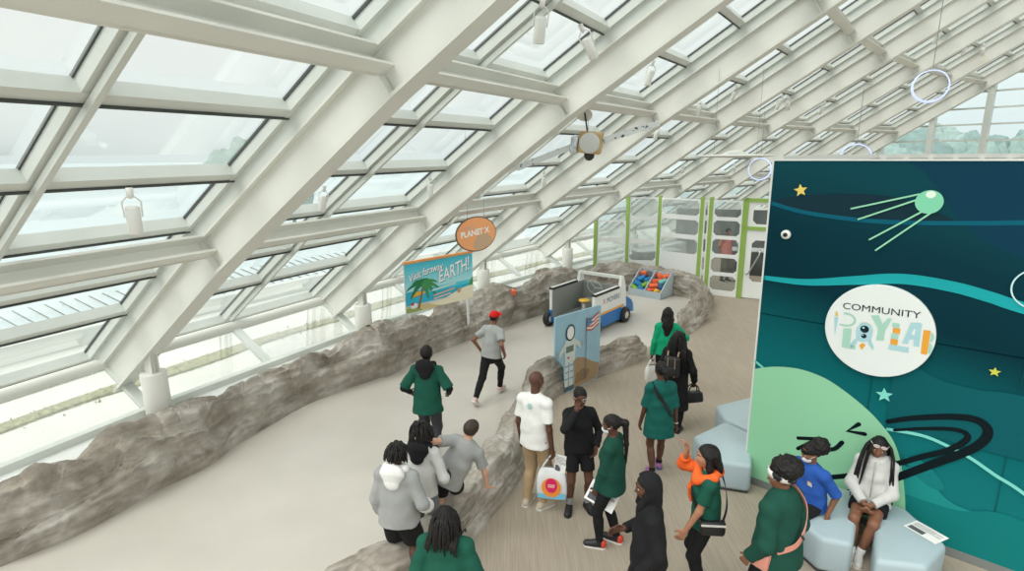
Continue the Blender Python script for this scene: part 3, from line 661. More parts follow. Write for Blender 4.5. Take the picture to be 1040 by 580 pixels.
# ------------------------------------------------------------------ billboard and hanging oval sign
def pict(name, c): return pm(c)
e = empty('billboard', (-2.24, 11.49, 0.0), 0, 'turquoise beach poster board reading Visit faraway EARTH! behind the rock wall', 'sign')
BA, BB = Vector((-2.24, 11.49, 0)), Vector((-0.92, 12.87, 0))
bw = (BB - BA).length; BM = frame((0, 0, 0), BB - BA, (0, 0, 1)); z0, z1 = 1.02, 2.07
nf = BM.to_3x3() @ Vector((0, 0, 1))
mb = MB(); mb.box(BM @ Vector((bw / 2, (z0 + z1) / 2, -.02)), (bw, z1 - z0, .03), None, BM.to_3x3()); mb.build('board', mat('board_edge', (214, 220, 220), .5), e)
mb = MB(); mb.box(BM @ Vector((bw / 2, z1 + .035, -.01)), (bw + .02, .05, .06), None, BM.to_3x3()); mb.build('top_rail', mat('orange_rail', (232, 158, 92), .5), e)
for x in (.12, bw - .12):
    mb = MB(); mb.box(BM @ Vector((x, z0 / 2 + .2, -.06)), (.05, z0 + .4, .04), None, BM.to_3x3()); mb.build('leg', mat('leg_white', (220, 222, 220), .5), e)
mb = MB(); H_ = z1 - z0; BT = BM @ Matrix.Translation((0, z0, .0)); k_ = [0.0]
def bf(poly, c): k_[0] += .0007; mb.flat([(x * bw, y * H_) for x, y in poly], k_[0], pm(c), BT)
for j in range(8):
    q = j / 7; c = tuple(int(a + (b - a) * q) for a, b in zip((176, 228, 232), (84, 196, 216))); bf([(0, .42 + .58 * j / 8), (1, .42 + .58 * j / 8), (1, .42 + .58 * (j + 1) / 8), (0, .42 + .58 * (j + 1) / 8)], c)
bf([(0, .15), (1, .15), (1, .43), (0, .43)], (62, 178, 204)); bf([(.25, .33), (1, .36), (1, .43), (.25, .43)], (92, 204, 220))
bf([(0, 0), (1, 0), (1, .30)] + [(1 - x, .30 - .22 * math.sin(x * 1.5) + .03 * math.sin(x * 9)) for x in [i / 14 for i in range(15)]], (236, 228, 200)); bf([(0, 0), (.5, 0), (.32, .10), (.15, .15), (0, .12)], (206, 190, 138))
bf([(.0, 0), (.22, 0), (.18, .06), (.1, .1), (0, .09)], (150, 168, 98)); bf([(.93, .3), (1, .3), (1, .48), (.97, .44)], (92, 150, 88))
bf([(.07, .30)] + ell(.17, .36, .10, .05, 18), (226, 178, 74))
bf([(.15, .05), (.18, .05), (.225, .3), (.25, .56), (.235, .56), (.2, .3)], (140, 104, 70))
for a, l in ((2.9, .24), (2.3, .22), (1.7, .2), (1.1, .2), (.5, .24), (-.1, .25), (-.6, .22), (3.6, .2), (-1.1, .16)):
    cx_, cy_ = .24, .57; pts = []
    for t in [i / 6 for i in range(7)]: pts.append((cx_ + math.cos(a) * l * t, cy_ + (math.sin(a) * l * t - .16 * t * t) * 1.15))
    Lx, Rx = ribbon(pts, [.05, .075, .07, .06, .045, .03, .01]); bf(Lx + Rx[::-1], (54, 126, 84) if a > 1 else (74, 148, 92))
bf(ell(.10, .13, .05, .06, 14), (224, 232, 236)); bf(ell(.08, .17, .025, .03, 10), (196, 70, 66))
bf(ell(.77, .24, .028, .05, 18), (226, 140, 60)); bf(ell(.77, .24, .014, .026, 12), (90, 190, 200))
bf([(.36, .35), (.72, .40), (.72, .44), (.36, .39)], (196, 226, 228)); bf([(.38, .24), (.70, .30), (.70, .33), (.38, .27)], (226, 176, 150)); bf([(.38, .17), (.64, .21), (.64, .24), (.38, .20)], (232, 196, 172))
R1 = Matrix.Rotation(.17, 4, 'Z')
for dx, dy, c, z in ((.012, -.014, (36, 96, 120), .0075), (0, 0, (248, 250, 250), .009)):
    vs, fs, w__ = text_polys('Visit faraway', .225, .003, .80)
    # lettering climbs along a gentle arc
    def arc(v): t = v.x / w__; return Vector((v.x, v.y + .30 * t - .14 * t * t, 0))
    mb.add([BT @ (arc(v) + Vector((.10 + dx, .62 * H_ + dy, z))) for v in vs], fs, pm(c))
    vs, fs, w__ = text_polys('EARTH!', .37, .004, .74)
    mb.add([BT @ (Vector((v.x, v.y * (1 + .25 * v.x / w__) + .16 * v.x / w__ * 1.0, 0)) + Vector((bw * .47 + dx, .50 * H_ + dy, z))) for v in vs], fs, pm(c))
mb.build('poster', None, e)
for o in e.children: o.matrix_parent_inverse = Matrix.Identity(4)
# oval sign on two wires
e = empty('hanging_sign', (-0.72, 11.4, 2.72), 0, 'orange oval PLANET X sign hanging on wires over the rock wall', 'sign')
OM = frame((0, 0, 0), Vector((.80, .60, 0)), (0, 0, 1))
mb = MB(); n = 48; vs = [OM @ Vector((x, y, z)) for z in (-.02, .02) for x, y in ell(0, 0, .47, .335, n)]
mb.add(vs, [tuple(range(n))[::-1], tuple(range(n, 2 * n))] + [(i, (i + 1) % n, n + (i + 1) % n, n + i) for i in range(n)]); mb.build('disc', mat('orange_sign', (250, 172, 114), .5), e)
mb = MB(); mb.tube([OM @ Vector((x, y, 0)) for x, y in ell(0, 0, .475, .34, n) + [(.475, 0)]], .022, 6, mat('sign_rim', (120, 104, 92), .5)); mb.build('rim', None, e)
mb = MB(); cr = [(x, y) for x, y in ell(.16, -.22, .24, .22, 40) if (x / .455) ** 2 + (y / .32) ** 2 <= 1.0]
arcp = [(x, y) for x, y in ell(0, 0, .455, .32, 80) if ((x - .16) / .24) ** 2 + ((y + .22) / .22) ** 2 <= 1.0]
allp = sorted(cr + arcp, key=lambda p: math.atan2(p[1] + .18, p[0] - .17)); mb.flat(allp, .022, pm((206, 176, 144)), OM)
wc = pm((252, 248, 240)); RZ = Matrix.Rotation(.10, 4, 'Z')
put_text(mb, 'PLANET X', .165, OM @ RZ @ Matrix.Translation((-.03, -.015, 0)), wc, .006, .92, .024, True)
put_text(mb, 'visiting', .11, OM @ RZ @ Matrix.Translation((-.16, .125, 0)), pm((226, 190, 170)), .002, .9, .024, True)
mb.build('printed_face', None, e)
for x in (-.2, .2): mb = MB(); mb.tube([OM @ Vector((x, .30, 0)), OM @ Vector((x, 2.2, 0))], .005, 5, mat('wire', (150, 150, 146), .4)); mb.build('wire', None, e)

# ------------------------------------------------------------------ astronaut cut-out panel
PA, PB = Vector((0.75, 9.42, 0)), Vector((1.69, 10.34, 0))
e = empty('photo_cutout_panel', PA, 0, 'blue astronaut and flag photo panel with an open face hole, standing at the rock', 'panel')
AM = frame((0, 0, 0), PB - PA, (0, 0, 1)); pw = (PB - PA).length; ph = 1.51
mb = MB(); sky_ = pm((142, 186, 206)); 
outl = [(.0, .78), (.0, ph), (pw, ph * .985), (pw, .32), (pw * .96, .1), (pw * .9, .02), (.62, .0), (.3, .0), (.27, .5)]
mb.prism(outl, -.03, 0, None, AM); mb.build('board', mat('panel_board', (150, 190, 208), .5, var=.04, scale=4), e)
mb = MB(); kk = [0.0005]
def af(poly, c): kk[0] += .0006; mb.flat(poly, kk[0], pm(c), AM)
af([(.52, .03), (.62, .02), (pw * .9, .04), (pw * .96, .12), (pw - .01, .33), (1.08, .42), (.86, .55), (.62, .62), (.50, .58)], (164, 140, 110)); af([(.55, .1), (.9, .12), (1.02, .28), (.8, .36), (.6, .3)], (140, 118, 92))
suit = (206, 214, 210); sh_ = (158, 176, 178)
for s, lx in ((-1, .335), (1, .465)):
    af([(lx - .065, .10), (lx + .06, .10), (lx + .065, .36), (lx + .05, .62), (lx - .06, .62), (lx - .07, .36)], suit); af([(lx + .02, .12), (lx + .055, .12), (lx + .055, .6), (lx + .03, .6)], sh_)
    af([(lx - .07 , .02), (lx + .075, .03), (lx + .06, .12), (lx - .06, .12)], (92, 104, 112))
    for y in (.25, .38, .5): af([(lx - .06, y), (lx + .055, y + .01), (lx + .055, y + .035), (lx - .06, y + .03)], (130, 160, 184))
af([(.26, .58), (.54, .58), (.56, .8), (.55, 1.0), (.46, 1.05), (.34, 1.05), (.26, 1.0), (.25, .8)], suit)
af([(.29, .78), (.50, .78), (.50, .90), (.29, .90)], (112, 128, 116)); af([(.33, .66), (.38, .66), (.38, .7), (.33, .7)], (190, 100, 80))
af([(.27, 1.0), (.24, .96), (.13, .86), (.08, .78), (.12, .74), (.19, .80), (.28, .86)], suit); af([(.11, .86), (.03, .84), (.02, .76), (.1, .72)], sh_)
af([(.54, 1.0), (.62, .95), (.70, .90), (.73, .80), (.67, .79), (.62, .86), (.54, .88)], suit); af([(.68, .88), (.76, .92), (.78, .86), (.72, .8)], sh_)
af(ell(.405, 1.15, .13, .155, 32), (36, 40, 44)); af(ell(.405, 1.15, .105, .13, 32), (190, 200, 200)); af(ell(.405, 1.14, .085, .115, 32), (236, 238, 236))
FX = .13; af([(.725 + FX, .12), (.74 + FX, .12), (.745 + FX, 1.33), (.73 + FX, 1.33)], (120, 124, 124))
flag_y = lambda x: 1.17 + .022 * math.sin((x - .74) * 16) 
for r_ in range(7):
    xs = [.75 + FX + .36 * i / 10 for i in range(11)]; y0 = r_ * .036
    af([(x, flag_y(x) + y0 - .13 + .12 * (x - .75)) for x in xs] + [(x, flag_y(x) + y0 - .094 + .12 * (x - .75)) for x in xs[::-1]], (196, 106, 104) if r_ % 2 == 0 else (228, 222, 214))
af([(.75 + FX, 1.17), (.885 + FX, 1.185), (.885 + FX, 1.315), (.75 + FX, 1.295)], (76, 128, 170))
for i in range(3):
    for j in range(2): af(ell(.78 + FX + i * .04, 1.205 + j * .05, .008, .008, 6), (220, 226, 230))
mb.build('printed_picture', None, e)

# ------------------------------------------------------------------ toy moving truck
TD = Vector((.63, .78, 0)).normalized(); TN = Vector((.78, -.63, 0)).normalized()
tr = empty('toy_truck', (0, 0, 0), 0, 'white and blue play truck with MOVERS on its side, in the middle of the platform', 'toy truck')
tr.matrix_world = frame(TN * -7.27 + TD * 12.3, TD, TN * -1.0)       # x forward, y to the far (left) side
tr.scale = (1, 1, 1)
tw = mat('truck_white', (228, 230, 226), .45); tg = mat('truck_grey', (138, 142, 138), .55); tb = mat('truck_blue', (36, 112, 182), .4); blk = mat('black_rubber', (30, 31, 33), .6); lbl = mat('truck_pale_blue', (150, 196, 220), .4)
hw = .62
mb = MB(); mb.box((.08, 0, .20), (1.70, 1.16, .10), tg); mb.build('floor_deck', tg, tr)
for s in (-1, 1):
    mb = MB(); mb.box((-.22, s * (hw - .05), .60), (1.50, .02, .72), tg); mb.build('inner_liner', tg, tr)
for s, nm in ((-1, 'side_panel'), (1, 'side_panel')):
    mb = MB(); poly = [(-.98, .42), (.45, .42), (.45, 1.0), (.12, .95), (-.98, .95)]
    mb.prism([(x, y) for x, y in poly], -.035, .035, tw, frame((0, s * hw, 0), (1, 0, 0), (0, 0, 1)))
    sp_ = mb.build(nm, tw, tr)
    mb = MB(); mb.prism([(-1.0, .12), (.85, .12), (.85, .36), (.45, .44), (-1.0, .44)], -.04, .04, tb, frame((0, s * hw, 0), (1, 0, 0), (0, 0, 1))); mb.build('lower_panel', tb, tr)
    mb = MB(); mb.box((-.38, s * hw, .985), (1.16, .12, .05), blk); mb.box((-.38, s * hw, 1.014), (1.12, .065, .012), tw); mb.build('top_rail', blk, tr)
    mb = MB(); mb.box((-.2, s * (hw + .042), .47), (1.35, .01, .05), mat('truck_orange', (226, 164, 70), .4)); mb.build('stripe', None, tr)
    mb = MB(); mb.prism([(.30, .95), (.36, 1.22), (.46, 1.22), (.56, .95), (.62, .40), (.34, .40)], -.04, .04, tw, frame((0, s * hw, 0), (1, 0, 0), (0, 0, 1))); mb.build('front_pillar', tw, tr)
    for x in (-.96, .50):
        wl = MB(); WMx = frame((x, s * (hw + .065), .198), (1, 0, 0), (0, 0, 1)); 
        wl.lathe([(.10, -.07), (.18, -.07), (.198, -.05), (.198, .05), (.18, .07), (.10, .07)], 28, blk, WMx); wo = wl.build('wheel', blk, tr)
        wl = MB(); wl.lathe([(0, -.08), (.05, -.08), (.115, -.065), (.115, .065), (.05, .08), (0, .08)], 20, mat('wheel_cream', (206, 200, 184), .4), WMx); wl.build('hub', None, wo)
mb = MB(); mb.box((.42, 0, 1.19), (.09, 1.24, .075), tw); mb.build('windshield_header', tw, tr)
mb = MB(); mb.box((.50, 0, .62), (.08, 1.2, .62), tg); mb.build('dashboard', tg, tr)
mb = MB(); mb.prism([(.50, .12), (1.22, .12), (1.25, .30), (1.14, .46), (.92, .58), (.55, .66), (.50, .66)], -.56, .56, tb, frame((0, 0, 0), (1, 0, 0), (0, 0, 1))); mb.build('hood', tb, tr, bevel=.03)
mb = MB(); mb.box((1.25, 0, .16), (.06, 1.1, .12), lbl); mb.build('bumper', lbl, tr)
mb = MB(); mb.box((.18, -.1, .40), (.32, .9, .30), tg); mb.build('seat_box', tg, tr)
mb = MB(); MS_ = Matrix.Translation((-.25, .08, 0)); mb.lathe([(.055, .25), (.055, .60), (0, .60)], 18, mat('pale_metal', (206, 206, 200), .35, .4), MS_); so = mb.build('stool_post', None, tr)
mb = MB(); mb.lathe([(0, .60), (.14, .60), (.15, .615), (.14, .64), (0, .64)], 24, mat('yellow_seat', (232, 184, 62), .45), MS_); mb.build('stool_seat', None, tr)
mb = MB(); SM = Matrix.Translation((.33, .12, .84)) @ Matrix.Rotation(1.15, 4, 'Y'); mb.tube([SM @ Vector((.22 * math.cos(a), .22 * math.sin(a), 0)) for a in [2 * PI * k / 28 for k in range(29)]], .014, 6, mat('clear_plastic_rim', (186, 190, 188), .3))
for a in (0.5, 2.6, 4.7): mb.tube([SM @ Vector((0, 0, 0)), SM @ Vector((.21 * math.cos(a), .21 * math.sin(a), 0))], .012, 6)
mb.build('steering_wheel', None, tr)
mb = MB(); LM = frame((-.60, -hw - .038, .70), (1, 0, 0), (0, 0, 1))
put_text(mb, 'X', .19, LM @ Matrix.Translation((.0, 0, 0)), pm((206, 82, 62)), .0, 1.0); mb.build('red_letter', None, tr); mb = MB(); put_text(mb, 'MOVERS', .19, LM @ Matrix.Translation((.19, 0, 0)), pm((52, 78, 120)), .0, .93); mb.build('lettering', None, tr)

# ------------------------------------------------------------------ bin of soft building blocks
bd = Vector((.60, -.80, 0)).normalized()                 # along the front
bn = empty('block_bin', (0, 0, 0), 0, 'pale grey two compartment bin of soft blocks by the rock wall', 'bin')
BMx = frame(Vector((3.62, 17.02, 0)), Vector((4.42, 16.25, 0)) - Vector((3.62, 17.02, 0)), (0, 0, 1)); bn.matrix_world = BMx   # x along the front, y up, z towards viewer
bl = mat('bin_grey', (176, 190, 196), .5); bwid = 1.11; dep = .72
mb = MB(); mb.box((bwid / 2, .11, -.02), (bwid, .22, .03)); mb.build('front_board', bl, bn)
mb = MB(); mb.box((bwid / 2, .36, -dep), (bwid, .72, .03)); mb.build('back_board', bl, bn)
mb = MB(); mb.box((bwid / 2, .02, -dep / 2), (bwid, .03, dep)); mb.build('base_board', bl, bn)
for x in (0.015, bwid / 2, bwid - .015):
    mb = MB(); Mq = frame((x, 0, 0), (0, 0, -1), (0, 1, 0)); mb.prism([(.0, 0), (dep, 0), (dep, .74), (.62, .74), (.0, .22)], -.015, .015, bl, Mq); mb.build('side_board', bl, bn)
bcols = {'orange': (236, 108, 62), 'blue': (36, 134, 196), 'green': (126, 172, 58), 'yellow': (232, 178, 60), 'teal': (120, 196, 190), 'grey': (92, 98, 102), 'navy': (50, 92, 140)}
R_ = random.Random(5)
spots = []
for cell, cols in ((0, ['orange', 'grey', 'blue', 'blue', 'blue', 'green', 'green', 'blue']), (1, ['orange', 'orange', 'orange', 'teal', 'orange', 'navy', 'orange', 'yellow'])):
    for k, c in enumerate(cols):
        row = k // 2; x = cell * bwid / 2 + .15 + (k % 2) * .24 + R_.uniform(-.03, .03); depth = -.60 + row * .15; hgt = .60 - row * .135
        spots.append((x, hgt, depth, c, cell, row, k))
where = ['at the back', 'in the second row', 'in the third row', 'at the front']
for x, y, z, c, cell, row, k in spots:
    p = BMx @ Vector((x, y, z)); q = MB()
    sh = R_.choice(['box', 'arch', 'cyl'])
    if sh == 'box': q.box((0, 0, 0), (.26, .13, .13))
    elif sh == 'cyl': q.lathe([(0, -.13), (.07, -.13), (.075, -.12), (.075, .12), (.07, .13), (0, .13)], 16, None, Matrix.Rotation(PI / 2, 4, 'Y'))
    else: q.prism([(-.14, -.07), (.14, -.07), (.14, .07), (.05, .07), (.0, .0), (-.05, .07), (-.14, .07)], -.06, .06)
    o = q.build('soft_block', mat('foam_' + c, bcols[c], .6), bevel=.012); o.location = p
    o.rotation_euler = (R_.uniform(-.5, .5), R_.uniform(-.5, .5), R_.uniform(-1.4, .4))
    tag(o, '%s soft foam block %s of the %s bin compartment, on its %s' % (c, where[row], 'left' if cell == 0 else 'right', 'left' if k % 2 == 0 else 'right'), 'block', 'soft blocks in the bin')

ob_ = MB(); ob_.box((0, 0, 0), (.34, .16, .13)); ob_ = ob_.build('soft_block', mat('foam_orange', bcols['orange'], .6), bevel=.015); ob_.location = (-.085, 14.11, .80); ob_.rotation_euler = (.1, -.1, .5)
tag(ob_, 'orange soft foam block left lying on the rock wall behind the running boy', 'block')

# ------------------------------------------------------------------ probe model hanging from the roof
pc = Vector((1.32, 9.55, 4.47))
e = empty('satellite_model', pc, 0, 'gold box satellite model with long foil panels hanging under the roof', 'satellite')
gold = mat('gold_foil', (186, 160, 108), .4, .3, var=.25, scale=9, bump=.4, bscale=14); foil = mat('silver_foil', (196, 202, 206), .35, .35, var=.3, scale=14)
PMx = Matrix.Rotation(.12, 4, 'Y') @ Matrix.Rotation(-.25, 4, 'Z') @ Matrix.Rotation(.1, 4, 'X')
mb = MB(); mb.box((0, 0, 0), (.36, .34, .34), None, PMx.to_3x3()); mb.build('body', gold, e, bevel=.012)
mb = MB(); mb.lathe([(.165, .17), (.165, .185), (.15, .19), (0, .19)], 32, mat('pale_disc', (206, 208, 204), .4), PMx @ Matrix.Rotation(PI / 2, 4, 'X')); mb.build('dish_plate', None, e)
mb = MB(); mb.lathe([(0, -.30), (.05, -.285), (.085, -.24), (.09, -.17), (0, -.17)], 20, mat('dark_dome', (44, 46, 44), .35), PMx); mb.build('camera_dome', None, e)
mb = MB(); mb.lathe([(0, .44), (.07, .42), (.125, .38), (.14, .35), (.13, .345), (.06, .40), (0, .41)], 24, mat('antenna_white', (214, 214, 206), .4), PMx @ Matrix.Translation((-.16, -.02, .46)) @ Matrix.Rotation(-.9, 4, 'X') @ Matrix.Translation((0, 0, -.40))); mb.tube([PMx @ Vector((-.16, 0, .46)), PMx @ Vector((-.08, 0, .17))], .014, 6, blk); mb.build('antenna_dish', None, e)
mb = MB(); mb.box((-.26, .02, -.03), (.12, .26, .30), foil, PMx.to_3x3()); mb.build('instrument_box', foil, e, bevel=.03)
spk = mat('speckled_strip', (205, 210, 208), .4, var_col=(60, 66, 70), scale=16)
spk.node_tree.nodes['Map Range'].inputs[1].default_value = .60; spk.node_tree.nodes['Map Range'].inputs[2].default_value = .64
mb = MB(); mb.beam((-.30, 0, -.06), (-1.22, .0, -.40), .03, .10, (0, 0, 1), spk); mb.build('foil_panel', spk, e)
mb = MB(); mb.beam((.20, 0, .03), (1.10, .0, .30), .03, .10, (0, 0, 1), spk); mb.build('foil_panel', spk, e)
mb = MB(); mb.beam((-1.22, 0, -.40), (-1.34, .02, -.47), .02, .05, (0, 0, 1), mat('antenna_white', (0, 0, 0))); mb.build('tip', None, e)
mb = MB(); mb.tube([(-.05, 0, .2), (-.05, 0, 1.6)], .005, 5, mat('wire', (0, 0, 0))); mb.build('hanging_wire', None, e)

# ------------------------------------------------------------------ spotlights on the glazing bars
lampw = mat('lamp_white', (226, 226, 220), .4); glow = mat('lamp_glow', (255, 226, 180), .5, emit=(255, 220, 170), estr=4.0)
def spotlight(first, t, idx, aim, label, sc=1.0):
    base = rp(t * KS, idx, .04)
    if first is None:
        e = empty('spotlight', (0, 0, 0), 0, label, 'spotlight', 'white spotlights under the glass roof')
        mb = MB(); mb.lathe([(0, .0), (.05, .0), (.06, -.02), (.06, -.25), (.055, -.26), (.046, -.245), (.046, -.225), (0, -.225)], 20, lampw, Matrix.Translation((0, 0, -.10))); h = mb.build('housing', lampw, e)
        mb = MB(); mb.lathe([(0, -.331), (.044, -.331)], 16, glow); mb.build('lamp', glow, h)
        mb = MB(); mb.tube([(-.07, 0, -.2), (-.075, 0, -.06), (-.04, 0, -.02), (0, 0, 0), (.04, 0, -.02), (.075, 0, -.06), (.07, 0, -.2)], .008, 6, lampw); mb.build('yoke', lampw, e)
        mb = MB(); mb.lathe([(0, .07), (.03, .07), (.03, 0), (.015, -.03), (0, -.03)], 12, lampw); mb.build('clamp', lampw, e)
    else:
        e = copy_tree(first); e['label'] = label
    e.location = base + Vector((0, 0, -.05)); e.rotation_euler = aim; e.scale = (sc, sc, sc)
    return e
SPOT = [(2.10, .67, (0, 0, .6), 'white can spotlight hanging at the upper left in front of the first big window', 1.0),
 (-1.11, 1.40, (.3, .1, 0), 'lit white spotlight at the top centre, left of two', 1.05),
 (-1.05, 1.72, (.3, -.5, 0), 'lit white spotlight at the top centre, right of two, tilted', 1.05),
 (2.19, 1.84, (.1, 0, .3), 'white spotlight in shade above the orange oval sign, left side', .8),
 (2.28, 1.30, (0, .2, 0), 'white spotlight just right of the foot of the nearest big beam', .8),
 (-.96, 2.49, (.1, .2, 0), 'white spotlight on the third beam near the top', .95),
 (2.25, 2.80, (.1, 0, 0), 'white spotlight just below the satellite model', .8),
 (2.16, 4.69, (.2, 0, 0), 'small lit spotlight below and right of the satellite model', .8),
 (-.36, 3.60, (.2, .2, 0), 'small spotlight on the fourth bay, left of a hanging wire', .8),
 (-.99, 3.79, (.4, .2, 0), 'spotlight on the fourth bay just under a dark glazing bar', .8),
 (-1.02, 4.70, (.4, .2, 0), 'lit spotlight high on the fifth bay, left one of a pair', .95),
 (-1.02, 4.84, (.4, -.3, 0), 'lit spotlight high on the fifth bay, right one of a pair', .95),
 (-1.05, 5.66, (.4, .2, 0), 'lit spotlight high on the sixth bay above the mural', .95),
 (-4.23, 5.63, (.4, .2, 0), 'lit spotlight near the top right, left of the pair there', .95),
 (-4.26, 6.56, (.4, .3, 0), 'lit spotlight near the top right, first of the pair over the blue ring', .95),
 (-4.38, 6.89, (.4, -.3, 0), 'lit spotlight near the top right, second of the pair over the blue ring', .95),
 (.57, 3.49, (.3, .2, 0), 'white spotlight right of the satellite model on the next bay', .8),
 (2.34, 5.72, (.3, -.2, 0), 'small lit spotlight left of the top of the mural', .8)]
first = None
for t, idx, aim, lb, sc_ in SPOT:
    s_ = spotlight(first, t, idx, aim, lb, sc_)
    if first is None: first = s_

# ------------------------------------------------------------------ neon rings and the pale canopy
neon = mat('blue_white_neon', (200, 212, 255), .4, emit=(190, 205, 255), estr=.55)
def ring(c, r, label):
    e = empty('neon_ring', c, 0, label, 'ring light', 'thin blue ring lights hanging under the roof')
    cd = (Vector(c) - Vector((0, 0, CAM_H))); cd.z = 0
    Mr = frame((0, 0, 0), Vector((.86, -.5, 0)), (0, .12, 1)); mb = MB()
    for k, (rr, dz) in enumerate(((r, 0), (r * .96, .05))): mb.tube([Mr @ Vector((rr * math.cos(a), rr * math.sin(a), dz)) for a in [2 * PI * j / 36 for j in range(37)]], .009, 6, neon)
    mb.build('tube', neon, e)
    mb = MB(); mb.tube([(0, 0, r), (0, 0, r + 1.0)], .006, 5, mat('wire', (0, 0, 0))); mb.build('hanging_wire', None, e)
ring((6.36, 8.97, 5.23), .235, 'thin blue ring light hanging at the upper right under the roof')
ring((6.67, 11.16, 4.15), .27, 'thin blue ring light half hidden behind the top of the mural')
ring((5.57, 12.84, 3.91), .24, 'thin blue ring light beside the upper left corner of the mural')

# long white wing-shaped model hanging beside the top of the mural
e = empty('model_glider', (4.35, 11.2, 4.22), -.12, 'long thin white wing hanging under the roof left of the mural top', 'model')
mb = MB(); top_ = []; n = 24
prof_w = [(-.85 + 1.7 * i / n, .20 * max(0.02, 1 - (abs(-.85 + 1.7 * i / n) / .86) ** 2.2)) for i in range(n + 1)]
for s_, zz in ((1, .035), (-1, -.035)):
    vs = [Vector((x, y * w_, zz * (w_ / .2) * (1 - abs(y) ** 2))) for x, w_ in prof_w for y in (-1, -.5, 0, .5, 1)]
    mb.add(vs, [(i * 5 + j, i * 5 + j + 1, i * 5 + 6 + j, i * 5 + 5 + j) for i in range(n) for j in range(4)], None, True)
mb.build('wing', mat('wing_white', (214, 216, 210), .5), e)
mb = MB(); mb.tube(ell3 if False else [(-.25 + .5 * k / 12, 0, .05 * math.sin(PI * k / 12)) for k in range(13)], [.03 + .03 * math.sin(PI * k / 12) for k in range(13)], 10); mb.build('fuselage', MATS['wing_white'], e)
for x in (-.4, .4): mb = MB(); mb.tube([(x, 0, .02), (x, 0, 1.6)], .004, 5); mb.build('wire', mat('wire', (0, 0, 0)), e)
